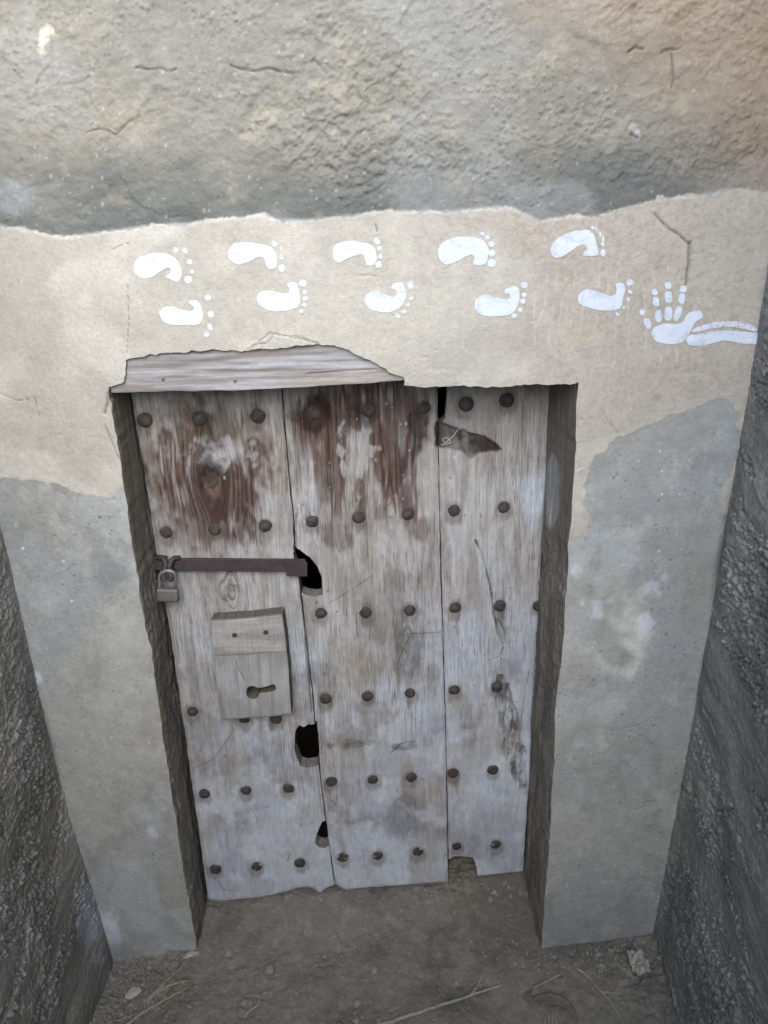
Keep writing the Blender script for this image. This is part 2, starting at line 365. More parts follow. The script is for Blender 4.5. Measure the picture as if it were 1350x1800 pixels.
drips = [polyW(q) for q in ([(943, 472), (938, 560), (942, 632)], [(965, 470), (958, 540), (940, 585)], [(982, 478), (973, 545), (962, 612)], [(996, 488), (985, 560)], [(1012, 480), (1003, 575)], [(1027, 500), (1021, 580)],
         [(1054, 485), (1050, 568)], [(1069, 480), (1064, 580)], [(1084, 480), (1082, 630), (1078, 645)], [(1105, 490), (1105, 622)], [(1128, 478), (1136, 560), (1136, 630)], [(1146, 465), (1152, 500)], [(1174, 468), (1181, 490)],
         [(1163, 608), (1162, 640)], [(1190, 606), (1190, 660)])]
def wall_layers(X, Z):
    sb = sdp(X, Z, beige)
    rag = .0055*fbm(X*45, Z*45, 4, 1)+.002*vn(X*260, Z*260, 2)
    b = ss(-.0012, .0018, sb+rag)
    p = ss(-.002, .003, sdp(X, Z, patch)+.004*fbm(X*60, Z*60, 3, 3))
    up = ss(-.004, .004, Z-upper_z(X)+.3*rag)
    return b, p, up, sb
def wall_h(X, Z):
    b, p, up, sb = wall_layers(X, Z)
    h = .004*fbm(X*2.2, Z*2.2, 2, 7)+.0007*fbm(X*18, Z*18, 3, 5)
    # lower render: smooth, a few pits
    h = h+.00035*fbm(X*130, Z*130, 3, 1)
    h = h-(1-up)*.0013*specks(X*70, Z*70, 4, .06, .22, .35)*ss(-.2, .6, fbm(X*9, Z*9, 2, 3))
    h = h+(b+p*.8)*.0010
    # upper rough coat
    dz = Z-upper_z(X)
    xr = X*.9+Z*.45; zr = Z*.9-X*.45
    rm = ss(-.5, .5, fbm(X*4.2, Z*5.2, 3, 2)+.25*ss(1.0, 1.15, X)*ss(1.95, 2.1, Z))
    rough = .0030*np.maximum(ridge(xr*34+1.2*fbm(X*16, Z*16, 2, 5), zr*62+1.2*fbm(X*16, Z*16, 2, 2), 4, 1), -.25)+.0034*fbm(X*70, Z*85, 4, 4, .62)
    smear = .0022*fbm(xr*5, zr*16, 3, 3)+.0011*fbm(X*60, Z*90, 3, 2)
    grit = .0026*specks(X*110, Z*110, 2, .15, .42, .4, .9)*ss(-.2, .4, fbm(X*7, Z*7, 2, 5))
    layer = ss(-.04, .04, fbm(X*5.5, Z*5.5, 4, 6)-.12)*.002
    h = h+up*(-.001-.0015*np.exp(-np.abs(dz)/.02)+rm*rough*.85*(.25+.75*ss(.015, .07, dz+.02*fbm(X*9, Z*9, 2, 3)))+(1-rm*.7)*smear+grit+layer)
    jx = .0015*vn(X*120, Z*120, 2); jz = .0015*vn(X*120, Z*120, 5)
    for q, wd, dp in cracks:
        h = h-dp*np.exp(-(near_line(X+jx, Z+jz, q, .012)/wd)**2)
    for i, f in enumerate(flakes):
        h = h+(.0022, .0010)[i]*ss(-.001, .003, sdp(X, Z, f)+.002*fbm(X*80, Z*80, 2, 3))
    return h
def wall_pig(X, Z):
    b, p, up, sb = wall_layers(X, Z)
    n1 = fbm(X*3.1, Z*3.1, 4, 3); n2 = fbm(X*11, Z*11, 4, 6); n3 = fbm(X*46, Z*46, 3, 2)
    # lower grey render
    low = mixc(lin(165, 166, 161), lin(154, 158, 158), ss(-.5, .5, n1))
    low = mixc(low, lin(176, 182, 185), ss(.25, .9, fbm(X*5, Z*5, 3, 1)+.25*n2)*.55)
    low = mixc(low, lin(152, 150, 142), ss(.3, .9, fbm(X*6, Z*4, 3, 5))*.5)
    low = mixc(low, lin(128, 132, 142), .55*ss(.075, .02, np.hypot((X-wal(190, 1010)[0])*1.2, Z-wal(190, 1010)[1])+.03*n2))
    a = wal(1090, 1160); e = np.hypot((X-a[0])/.085, (Z-a[1])/.19)
    low = mixc(low, lin(208, 212, 204), .85*ss(1.15, .3, e+.5*n2+.3*n3)*ss(-.5, .4, fbm(X*10, Z*12, 3, 7)))
    for q, rr, st in (((1012, 1000), .013, .9), ((1022, 1058), .011, .7), ((1050, 1065), .018, .7), ((1152, 1035), .02, .65), ((1165, 1010), .014, .5), ((1140, 1090), .02, .6), ((1030, 1220), .018, .55), ((1018, 1305), .012, .5),
                      ((268, 1460), .012, .7), ((185, 1608), .03, .75), ((192, 1640), .03, .6), ((70, 1190), .010, .9), ((85, 180), .0, .1)):
        if rr > 0:
            c = wal(*q); low = mixc(low, lin(208, 216, 228), st*.75*ss(1.2, .3, np.hypot((X-c[0])/rr, (Z-c[1])/(rr*1.6))+.8*n2+.55*n3))
    low = mixc(low, lin(100, 100, 97), .6*specks(X*70, Z*70, 4, .06, .22, .35)*ss(-.2, .6, n2)); low = mixc(low, lin(226, 226, 222), .7*specks(X*40, Z*40, 1, .03, .10, .15))
    low = mixc(low, lin(138, 139, 135), .45*ss(.1, .8, fbm(X*14, Z*8, 4, 4, .6))); low = mixc(low, lin(182, 183, 180), .4*ss(.2, .8, fbm(X*19, Z*13, 4, 7, .6)))
    low = low*(1+.07*n3)[..., None]
    # beige coat
    be = mixc(lin(186, 182, 172), lin(175, 171, 162), ss(-.5, .5, n1+.4*n2))
    be = mixc(be, lin(198, 194, 185), ss(.2, .8, fbm(X*7, Z*7, 3, 4))*.6)
    old = ss(.62, .95, X+.13*n2)*ss(1.38, 1.55, Z+.1*n1)
    be = mixc(be, lin(176, 168, 157), old*.75)
    be = mixc(be, lin(146, 137, 129), old*ss(-.2, .9, fbm(X*130, Z*130, 4, 5, .65))*.38)
    be = mixc(be, lin(182, 178, 158), ss(.035, .01, np.hypot((X-wal(1040, 590)[0])*.6, Z-wal(1040, 590)[1])+.015*n2)*.7)
    be = mixc(be, lin(150, 140, 124), .45*specks(X*90, Z*90, 3, .05, .2, .3)*ss(-.3, .5, n2))
    be = mixc(be, lin(228, 220, 205), .2*ss(.0055, .001, np.abs(sb+.005*n3))*ss(-.2, .6, n2))
    sc = np.zeros(X.shape)
    dj = .0012*vn(X*60, Z*40, 3); dk = ss(-.5, .2, vn(X*50, Z*70, 6))
    for q in drips: sc = np.maximum(sc, np.exp(-(near_line(X+dj, Z, q, .01)/.0013)**2)*dk)
    be = mixc(be, lin(206, 199, 187), sc*.6)
    be = be*(1+.05*n3)[..., None]
    # upper coat
    dz = Z-upper_z(X)
    upc = mixc(lin(154, 149, 137), lin(141, 139, 131), ss(-.5, .6, n1+.3*n2))
    upc = mixc(upc, lin(104, 108, 107), ss(.18, .03, dz+.06*n1+.035*n2)*.85)
    upc = mixc(upc, lin(158, 160, 159), ss(.25, .8, fbm(X*4.2, Z*4.2, 3, 7)+.2*n2)*.45)
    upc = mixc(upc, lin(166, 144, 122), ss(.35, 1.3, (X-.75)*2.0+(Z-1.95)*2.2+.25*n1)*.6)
    upc = mixc(upc, lin(172, 165, 150), ss(.5, .95, fbm(X*17, Z*17, 4, 1))*.4)
    upc = mixc(upc, lin(182, 178, 168), .5*specks(X*75, Z*75, 5, .05, .22, .22))
    c = wal(75, 68); upc = mixc(upc, lin(214, 207, 192), .8*ss(1.1, .5, np.hypot((X-c[0])/.014, (Z-c[1])/.017)+1.0*n3))
    c = wal(25, 350); upc = mixc(upc, lin(158, 164, 168), .6*ss(1.2, .2, np.hypot((X-c[0])/.06, (Z-c[1])/.035)+.6*n2))
    c = wal(1118, 241); upc = mixc(upc, lin(190, 188, 190), .7*ss(1.1, .3, np.hypot((X-c[0])/.015, (Z-c[1])/.014)+.9*n3))
    upc = upc*(.9+.07*n3)[..., None]
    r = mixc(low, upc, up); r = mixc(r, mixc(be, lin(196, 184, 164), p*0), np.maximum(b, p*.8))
    for q, wd, dp in cracks: r = mixc(r, lin(70, 64, 56), .6*np.exp(-(near_line(X, Z, q, .01)/(wd*.8))**2))
    return r
WX = axis(-.30, 1.285, .0022); WZ = axis(-.15, 2.24, .0022, None, 3.4, .02, 1.2)
WXg, WZg = np.meshgrid(WX, WZ); WH = wall_h(WXg, WZg)
def wall_y(X, Z):                                          # wall front, bilinear from the built heights
    i = np.clip(np.searchsorted(WX, X)-1, 0, len(WX)-2); j = np.clip(np.searchsorted(WZ, Z)-1, 0, len(WZ)-2)
    fx = np.clip((X-WX[i])/(WX[i+1]-WX[i]), 0, 1); fz = np.clip((Z-WZ[j])/(WZ[j+1]-WZ[j]), 0, 1)
    return -((WH[j, i]*(1-fx)+WH[j, i+1]*fx)*(1-fz)+(WH[j+1, i]*(1-fx)+WH[j+1, i+1]*fx)*fz)
rect = [(-9, -9), (9, -9), (9, 9), (-9, 9)]
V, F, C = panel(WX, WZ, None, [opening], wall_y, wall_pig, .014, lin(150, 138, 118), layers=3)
end_wall = empty('end_wall', (.46, 0, 0))
tag(end_wall, 'plastered end wall with doorway, beige band and white painted footprints', 'wall')
EO = np.array([.46, 0, 0])
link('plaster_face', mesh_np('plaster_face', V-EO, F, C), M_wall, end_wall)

# door reveals: rough mud render between wall face and door
def reveal(side):
    zs = axis(-.15, 1.53, .0028); ys = axis(.001, .24, .0028, None, .36)
    Y, Z = np.meshgrid(ys, zs); t = Y/.2
    sgn = 1 if side == 'l' else -1
    x0 = jl(Z) if side == 'l' else jr(Z)
    x1 = (-.008 if side == 'l' else .904)+.003*fbm(Z*5, Z*0+2.2, 3, 3)
    k = ss(0, 1, np.clip(t, 0, 1)*.6+.4*np.clip(t, 0, 1)); X = x0*(1-np.clip(t*1.05, 0, 1))+x1*np.clip(t*1.05, 0, 1)
    n = .0045*fbm(Z*11, Y*26, 4, 5)+.0045*ridge(Y*55+.9*vn(Z*6, Y*9, 3), Z*13, 3, 2)+.002*fbm(Z*110, Y*150, 3, 1)
    edge = ss(0, .010, Y)
    smooth = ss(1.05, 1.3, Z+.08*fbm(Z*4, Y*14, 2, 4))
    n = n*.65*(1-.75*smooth)
    X = X+sgn*n*edge
    pc = mixc(lin(132, 128, 119), lin(112, 109, 102), ss(-.4, .5, fbm(Z*7, Y*30, 4, 3)))
    pc = mixc(pc, lin(130, 125, 114), smooth*.8)
    if side == 'r':
        e = np.hypot((Z-1.235)/.095, (Y-.14)/.06); pc = mixc(pc, lin(168, 170, 170), .8*ss(1.05, .85, e+.1*fbm(Z*30, Y*30, 2, 3)))
    pc = mixc(pc, lin(160, 150, 132), .7*ss(.006, 0, Y))
    F = grid_faces(*Y.shape).reshape(-1, 4)
    if side == 'r': F = F[:, ::-1]
    return link('door_reveal', mesh_np('door_reveal', np.stack([X, Y, Z], -1).reshape(-1, 3)-EO, F, pc.reshape(-1, 3)), M_jamb, end_wall)
reveal('l'); reveal('r')

# lintel beam laid bare where the plaster has broken away
def beam_y(X, Z):
    n = .0009*fbm(X*3, Z*45, 3, 2)+.0006*ridge(X*4+.3*vn(X*9, Z*20, 1), Z*150, 2, 4)+.0015*fbm(X*7, Z*12, 2, 3)
    q = polyW([(225, 655), (330, 652), (470, 655)]); q2 = polyW([(540, 660), (600, 655), (660, 652)])
    n = n-.004*np.exp(-(dist_line(X, Z, q2)/.0016)**2)-.0015*np.exp(-(dist_line(X, Z, q)/.0012)**2)
    zb = beam_b(X); ch = np.clip((zb+.007-Z)/.007, 0, 1)
    return np.maximum(.0032-n+ch*ch*.003, wall_y(X, Z)+.008-n)
bq = [wal(x, y, .012) for x, y in ((150, 690), (190, 689), (300, 687), (420, 685), (480, 683), (560, 679), (640, 674), (711, 668), (800, 665), (1100, 660))]
def beam_b(X): return np.interp(X, [p[0] for p in bq], [p[1] for p in bq])+.0012*vn(X*40, X*0, 2)
bx = axis(-.06, .66, .0022, None, 1.05); bz = axis(1.49, 1.61, .0018)
bo = [(x, float(beam_b(x))) for x in np.arange(-.058, 1.04, .006)]+[(1.04, 1.605), (-.058, 1.605)]
def beam_pig(X, Z):
    g = fbm(X*4, Z*110, 4, 1); c = mixc(lin(132, 129, 128), lin(160, 160, 163), ss(-.5, .5, g))
    c = mixc(c, lin(162, 161, 163), ss(.2, .8, fbm(X*9, Z*16, 3, 4))*.5)
    c = mixc(c, lin(104, 92, 84), ss(.2, .9, fbm(X*5, Z*70, 3, 6))*.6)
    c = mixc(c, lin(150, 134, 114), .4*ss(.02, .005, np.abs(Z-beam_b(X)-.012))*ss(.3, .38, X))
    for q in ((412, 672), (285, 669)):
        p = wal(*q); c = mixc(c, lin(60, 50, 42), .8*ss(.005, .002, np.hypot(X-p[0], Z-p[1])))
    return c
V, F, C = panel(bx, bz, bo, [], beam_y, beam_pig, .30, None, layers=3)
link('lintel_beam', mesh_np('lintel_beam', V-EO, F, C), M_beam, end_wall)['label'] = 'weathered grey wooden lintel beam laid bare by broken plaster'

# painted prints: each a thin skin of paint following the plaster
def R3(X, Y): return wal(180+X/2.25, 380+Y/2.25)
def R4(X, Y): return wal(750+X/2.25, 360+Y/2.25)
def ell(cx, cy, a, b, rot=0, n=18, box=2.0):
    r = math.radians(rot); o = []
    for k in range(n):
        t = 2*math.pi*k/n; c, s = math.cos(t), math.sin(t)
        u = a*math.copysign(abs(c)**(2/box), c); v = b*math.copysign(abs(s)**(2/box), s)
        o.append((cx+u*math.cos(r)-v*math.sin(r), cy+u*math.sin(r)+v*math.cos(r)))
    return o
pcount = [0]
def paint_print(name, shapes, label):
    Vs, Fs, Ws, base = [], [], [], 0
    for pl, wear in shapes:
        pcount[0] += 1
        pl = rough_line(pl, .004, .0007, pcount[0]); a = np.array(pl)
        st = .0013
        V, F, C = panel(np.arange(a[:, 0].min()-st, a[:, 0].max()+2*st, st), np.arange(a[:, 1].min()-st, a[:, 1].max()+2*st, st), pl, [], lambda X, Z: wall_y(X, Z)-.0011, lambda X, Z: np.zeros(X.shape+(3,)), 0)
        if not len(F): continue
        d = dist_line(V[:, 0], V[:, 2], pl, True)
        Vs.append(V); Fs.append(F+base); base += len(V)
        Ws.append(wear+.10*ss(.45, .95, fbm(V[:, 0]*30, V[:, 2]*30, 3, pcount[0]))+.07*ss(.003, 0, d))
    V = np.concatenate(Vs); o = V.mean(0); me = mesh_np(name, V-o, np.concatenate(Fs))
    at = me.attributes.new('wear', 'FLOAT', 'POINT'); at.data.foreach_set('value', np.concatenate(Ws).astype(np.float32))
    ob = link(name, me, M_paint, end_wall, tuple(o-EO)); ob['label'] = label; return ob
def foot(RR, sole, toes, wear, label):
    sh = [([RR(*p) for p in crom(sole, 4)], wear)]
    for t in toes:
        sh.append(([RR(*p) for p in ell(*t[:4], t[4] if len(t) > 4 else 0)], wear+.03))
    paint_print('painted_footprint', sh, label)
U, Lw = 'white painted bare footprint in the upper row', 'white painted bare footprint in the lower row'
foot(R3, [(124, 195), (135, 170), (170, 152), (215, 145), (255, 150), (285, 165), (300, 185), (312, 225), (300, 258), (275, 252), (250, 240), (265, 228), (268, 210), (258, 203), (240, 212), (210, 232), (180, 246), (150, 243), (130, 225)],
     [(291, 134, 10, 11), (325, 137, 9, 11, -20), (344, 181, 9, 11, -20), (354, 220, 9, 8), (338, 252, 15, 14)], .02, U+' beside the wall\'s left end')
foot(R3, [(495, 150), (502, 125), (530, 106), (580, 104), (630, 110), (665, 120), (685, 145), (690, 185), (680, 208), (650, 203), (642, 175), (625, 160), (600, 168), (570, 183), (530, 190), (505, 175)],
     [(679, 108, 11, 15, -30), (706, 128, 5, 8), (708, 162, 8, 12, -25), (710, 207, 14, 15)], .09, U+', second from the wall\'s left end')
foot(R3, [(911, 150), (915, 122), (940, 103), (985, 97), (1030, 105), (1060, 112), (1080, 135), (1085, 170), (1070, 193), (1045, 193), (1038, 165), (1028, 150), (1000, 155), (965, 170), (935, 186), (915, 172)],
     [(1085, 98, 11, 15, -30), (1096, 128, 10, 9), (1098, 160, 9, 9), (1092, 193, 13, 15)], .06, U+', above the right end of the bare beam')
foot(R4, [(45, 185), (60, 155), (100, 133), (150, 127), (200, 130), (230, 145), (244, 175), (242, 215), (225, 237), (190, 237), (184, 225), (192, 212), (180, 198), (155, 203), (120, 225), (80, 236), (55, 220)],
     [(222, 115, 9, 6, 20), (239, 130, 10, 9), (256, 155, 11, 12), (258, 193, 13, 13), (257, 231, 16, 16)], .0, U+' with five clear round toes')
foot(R4, [(492, 175), (505, 145), (545, 115), (600, 102), (640, 100), (660, 115), (672, 155), (678, 195), (660, 202), (620, 200), (622, 185), (635, 175), (625, 158), (600, 165), (565, 185), (530, 207), (500, 205)],
     [(657, 90, 6, 8, -20), (671, 98, 4, 15, -20), (685, 112, 4, 15, -12), (697, 136, 5, 13), (696, 156, 7, 9), (697, 190, 10, 15)], .05, U+' with smeared streaky toes')
foot(R3, [(225, 385), (235, 365), (270, 357), (310, 368), (345, 375), (362, 360), (340, 342), (345, 335), (375, 335), (392, 365), (395, 405), (378, 428), (330, 430), (280, 430), (240, 415)],
     [(417, 323, 13, 11), (428, 388, 13, 13), (426, 438, 9, 14, -20), (412, 466, 12, 11)], .05, Lw+' above the left end of the bare beam')
foot(R3, [(611, 330), (618, 305), (650, 293), (695, 302), (730, 306), (740, 285), (728, 270), (745, 262), (770, 268), (780, 310), (778, 350), (755, 368), (710, 377), (660, 373), (625, 355)],
     [(792, 265, 15, 15), (802, 300, 10, 9), (802, 326, 10, 9), (798, 352, 10, 9), (785, 378, 9, 9)], .03, Lw+' above the broken plaster\'s peak')
foot(R3, [(1037, 335), (1045, 310), (1080, 296), (1115, 310), (1150, 320), (1165, 298), (1143, 285), (1150, 270), (1185, 265), (1200, 300), (1193, 340), (1165, 370), (1125, 381), (1080, 377), (1048, 360)],
     [(1218, 274, 14, 17), (1222, 325, 10, 6, -30), (1208, 350, 9, 9), (1194, 378, 10, 7, -30), (1169, 395, 10, 8, 20)], .08, Lw+' above the right end of the bare beam')
foot(R4, [(191, 400), (200, 370), (235, 355), (275, 368), (315, 375), (330, 362), (325, 352), (310, 352), (312, 335), (340, 323), (362, 330), (368, 355), (362, 395), (340, 428), (300, 440), (240, 441), (205, 430)],
     [(386, 317, 13, 13), (386, 357, 11, 9), (381, 381, 11, 10), (371, 416, 10, 8), (346, 438, 11, 9)], .03, Lw+', second from the handprint')
foot(R4, [(598, 375), (610, 345), (645, 333), (690, 350), (725, 360), (748, 350), (750, 325), (748, 312), (775, 310), (786, 335), (778, 365), (770, 400), (745, 417), (690, 418), (640, 408), (610, 395)],
     [(803, 307, 15, 13), (805, 344, 10, 8, 30), (798, 375, 7, 8), (780, 408, 10, 4, -30), (755, 433, 9, 6, 30)], .02, Lw+' beside the handprint')
hand = [([R4(*p) for p in crom([(890, 505), (905, 483), (940, 472), (980, 473), (1010, 465), (1030, 435), (1050, 422), (1080, 420), (1094, 435), (1085, 450), (1065, 462), (1050, 490), (1035, 520), (1000, 548), (950, 552), (910, 540), (893, 520)], 4)], .02)]
for t in ((853, 425, 10, 13, 0), (875, 470, 13, 22, -18), (903, 346, 11, 13, 0), (908, 383, 13, 19, -10), (917, 440, 13, 26, -3), (954, 319, 13, 14, 0), (957, 365, 15, 23, 0), (957, 430, 15, 29, 4), (1015, 333, 13, 13, 0), (1009, 370, 13, 21, 8), (994, 430, 13, 30, 18)):
    hand.append(([R4(*p) for p in ell(*t, box=2.8)], .06))
paint_print('painted_handprint', hand, 'white painted handprint with fingers spread upwards')
paint_print('painted_arm', [([R4(*p) for p in crom(q, 4)], wv) for q, wv in (
    ([(1050, 505), (1065, 488), (1100, 475), (1150, 463), (1220, 460), (1270, 470), (1306, 490), (1298, 500), (1240, 488), (1180, 483), (1120, 492), (1080, 502)], .09),
    ([(1028, 535), (1045, 515), (1100, 510), (1150, 497), (1220, 500), (1280, 503), (1335, 512), (1325, 540), (1290, 552), (1240, 548), (1180, 538), (1120, 550), (1075, 560), (1040, 555)], .08))],
    'white painted forearm print in two stripes beside the handprint')

# dark room behind the door
def box_me(name, lo, hi, flip=False):
    x0, y0, z0 = lo; x1, y1, z1 = hi
    v = [(x0, y0, z0), (x1, y0, z0), (x1, y1, z0), (x0, y1, z0), (x0, y0, z1), (x1, y0, z1), (x1, y1, z1), (x0, y1, z1)]
    f = [(0, 3, 2, 1), (4, 5, 6, 7), (0, 1, 5, 4), (1, 2, 6, 5), (2, 3, 7, 6), (3, 0, 4, 7)]
    return v, f
v, f = box_me('r', (-.294, .016, -.3), (1.279, 2.2, 3.38)); f = [q for q in f if q != (0, 1, 5, 4)]
me = bpy.data.meshes.new('interior_wall'); me.from_pydata(v, [], f)
tag(link('interior_wall', me, material('dark_interior', tuple(lin(48, 44, 40)))), kind='structure')

# ------------------------------------------------------------------ side walls
def side_wall(side, label):
    left = side == 'l'
    ys = -axis(-.03, .40, .0028, None, 3.0, .026, 1.2); zs = axis(-.12, 1.30 if left else 1.80, .0028, None, 2.2 if left else 3.0, .02, 1.2)
    Y, Z = np.meshgrid(ys, zs); s = 3 if left else 8
    ya = Z*.985-Y*.17; za = Y*.985+Z*.17                      # trowel strokes run outward from the corner, sloping down
    wob = .25*fbm(Y*11, Z*11, 3, s+1)
    st = fbm(ya*(9 if left else 12)+wob, za*(5 if left else 3.0)+wob, 4, s, .55); sm = ss(-.10, .02, st-.02)
    zone = ss(.45, .85, Z+.25*fbm(Y*6, Z*5, 2, s)) if left else ss(.2, .7, np.abs(Z-.9)+.3*fbm(Y*6, Z*5, 2, s))*.6
    sm = sm*(1-.6*zone)
    lump = .0026*fbm(Y*50, Z*50, 3, s+1)+.0025*np.maximum(ridge(Y*85+fbm(Y*30, Z*30, 2, 1), Z*75, 3, s), -.3)+.003*fbm(Y*140, Z*140, 3, s+2)+.0045*specks(Y*105+.5*vn(Y*200, Z*200, 1), Z*95, s, .25, .6, .6, .9)+.003*specks(Y*190, Z*180, s+2, .2, .5, .5, .9)
    strk = .0035+.0022*fbm(ya*14, za*2.5, 2, s+4)+.0016*ridge(ya*26+.6*fbm(Y*9, Z*9, 2, 2), za*3.2, 2, s+4)+.0007*fbm(Y*120, Z*90, 3, s)
    edge = ss(.0, -.05, Y); hgt = .010*fbm(Y*5, Z*4, 3, s+3)*edge+(.4+.6*edge)*((1-sm)*lump*.95+sm*strk)
    X = (XL(Z)+hgt) if left else (XR(Z)-hgt)
    c = mixc(lin(162, 159, 152), lin(138, 136, 130), ss(-.5, .5, fbm(Y*7, Z*6, 4, s)))
    c = mixc(c, lin(140, 138, 132), sm*.7)
    c = mixc(c, lin(150, 151, 152), ss(.5, .95, fbm(Y*9, Z*7, 3, s+2))*.35)
    c = mixc(c, lin(172, 170, 164), .55*specks(Y*120, Z*120, s, .1, .35, .4))
    if left:
        e = np.hypot((Y+.045)/.05, (Z-.16)/.14); c = mixc(c, lin(164, 168, 176), .75*ss(1.1, .5, e+.3*fbm(Y*30, Z*20, 3, 2)))
    F = grid_faces(*Y.shape).reshape(-1, 4)
    if left: F = F[:, ::-1]
    O = np.array([XL(0.) if left else XR(0.), -1.0, 0])
    o = link('side_wall', mesh_np('side_wall', np.stack([X, Y, Z], -1).reshape(-1, 3)-O, F, c.reshape(-1, 3)), M_side, None, tuple(O))
    tag(o, label, 'wall'); return o
side_wall('l', 'rough dark grey rendered side wall with pebbly texture on padlock side')
side_wall('r', 'rough dark grey rendered side wall with long diagonal trowel strokes beside handprint')

# unseen wall added behind the camera to shade the lower end wall
def added_shade_wall():
    xs = np.arange(-.6, 1.61, .04); zs = np.arange(-.12, 1.95, .04); X, Z = np.meshgrid(xs, zs)
    Y = -2.7+.012*fbm(X*6, Z*6, 4, 3); c = mixc(lin(120, 116, 106), lin(100, 98, 92), ss(-.4, .5, fbm(X*5, Z*5, 3, 2)))
    n = X.shape; V = np.stack([X, Y, Z], -1).reshape(-1, 3); O = np.array([.5, -2.7, 0]); F = grid_faces(*n).reshape(-1, 4)
    B = V.copy(); B[:, 1] = -2.95; k = len(V); top = np.arange(n[1]-1)+(n[0]-1)*n[1]
    F = np.concatenate([F[:, ::-1], F+k, np.stack([top, top+1, top+1+k, top+k], -1)])
    o = link('added_shade_wall', mesh_np('added_shade_wall', np.concatenate([V, B])-O, F, np.concatenate([c.reshape(-1, 3)]*2)), M_side, None, tuple(O))
    tag(o, 'plain grey rendered wall added out of view to shade the foot of the end wall', 'wall')
added_shade_wall()

# ------------------------------------------------------------------ door
DO = np.array([.44, DY0+DYS*.44, .04])
door = empty('plank_door', tuple(DO))
tag(door, 'old weathered wooden plank door with rows of iron studs', 'door')
seam1 = [(494, 630), (497, 700), (503, 780), (510, 860), (516, 905), (517, 962), (525, 1005), (530, 1060), (538, 1120), (547, 1200), (554, 1272), (560, 1330), (566, 1390), (573, 1442), (580, 1500), (589, 1556)]
seam2 = [(769, 630), (770, 700), (771, 800), (774, 960), (779, 1120), (783, 1260), (786, 1400), (788, 1500), (788, 1552)]
ledge = [(222, 640), (229, 690), (242, 770), (256, 850), (276, 980), (301, 1130), (331, 1340), (350, 1470), (364, 1578)]
redge = [(974, 630), (971, 680), (966, 800), (952, 1000), (941, 1200), (931, 1380), (923, 1490), (920, 1534)]
holeA = polyD([(514, 958), (528, 967), (545, 979), (557, 994), (565, 1013), (568, 1046), (556, 1049), (536, 1045), (527, 1040), (524, 1010), (518, 985)])
holeB = polyD([(519, 1284), (526, 1273), (534, 1277), (542, 1272), (552, 1274), (556, 1269), (560, 1290), (562, 1340), (556, 1346), (540, 1348), (528, 1345), (518, 1318)])
holeC = polyD([(566, 1442), (573, 1443), (579, 1484), (570, 1490), (560, 1488), (554, 1482), (557, 1465)])
wedge = polyD([(771, 660), (787, 664), (786, 700), (782, 735), (774, 744), (769, 744)])
notch = polyD([(786, 1560), (791, 1510), (800, 1505), (832, 1508), (838, 1525), (840, 1548), (842, 1565)])
planks = [
    ledge[::-1]*0+seam1*0+[*ledge, (366, 1582), (385, 1585), (420, 1582), (455, 1579), (500, 1569), (530, 1561), (548, 1561), (564, 1571), (575, 1562)]+seam1[::-1],
    seam1+[(596, 1560), (606, 1566), (640, 1562), (680, 1559), (720, 1557), (760, 1553)]+seam2[::-1],
    seam2+[(800, 1549), (842, 1541), (880, 1538), (905, 1536)]+redge[::-1]]
# pixel-space blobs in metres on the door plane
def D(px, py): return dor(px, py)
KN = [(372, 838, .034, .07), (403, 1037, .016, .045), (671, 901, .012, .05), (700, 1128, .02, .06), (335, 1290, .014, .07), (585, 935, .010, .05)]
KN = [(*D(a, b), r, h) for a, b, r, h in KN]
def grain_phi(X, Z):
    P = X+.005*fbm(X*2.5, Z*.8, 2, 4)+.0009*fbm(X*6, Z*3.2, 2, 6); core = np.zeros(X.shape)
    for kx, kz, a, b in KN:
        dx = P-kx; s = dx*dx-(a*a)*np.exp(-((Z-kz)/b)**2)*np.exp(-(dx/(a*5))**2); e = a*.35
        q = np.sqrt(np.abs(s)+e*e)-e; P = kx+np.where(s >= 0, np.sign(dx)*q, q*.9)
        core = np.maximum(core, ss(0, a*a*.75, -s)*(a > .011))
    return P, core
rot_line = polyD([(836, 950), (850, 985), (862, 1030), (868, 1080), (876, 1110), (886, 1135)])
rot_deep = polyD([(868, 1085), (880, 1092), (890, 1112), (890, 1140), (880, 1128), (872, 1112)])
rot_zone = polyD([(872, 1185), (890, 1190), (905, 1240), (915, 1300), (925, 1330), (925, 1385), (910, 1390), (895, 1350), (885, 1300), (868, 1240)])
gash = polyD(crom([(768, 744), (795, 750), (830, 760), (862, 774), (884, 792), (850, 795), (828, 806), (812, 796), (795, 790), (768, 783)], 4))
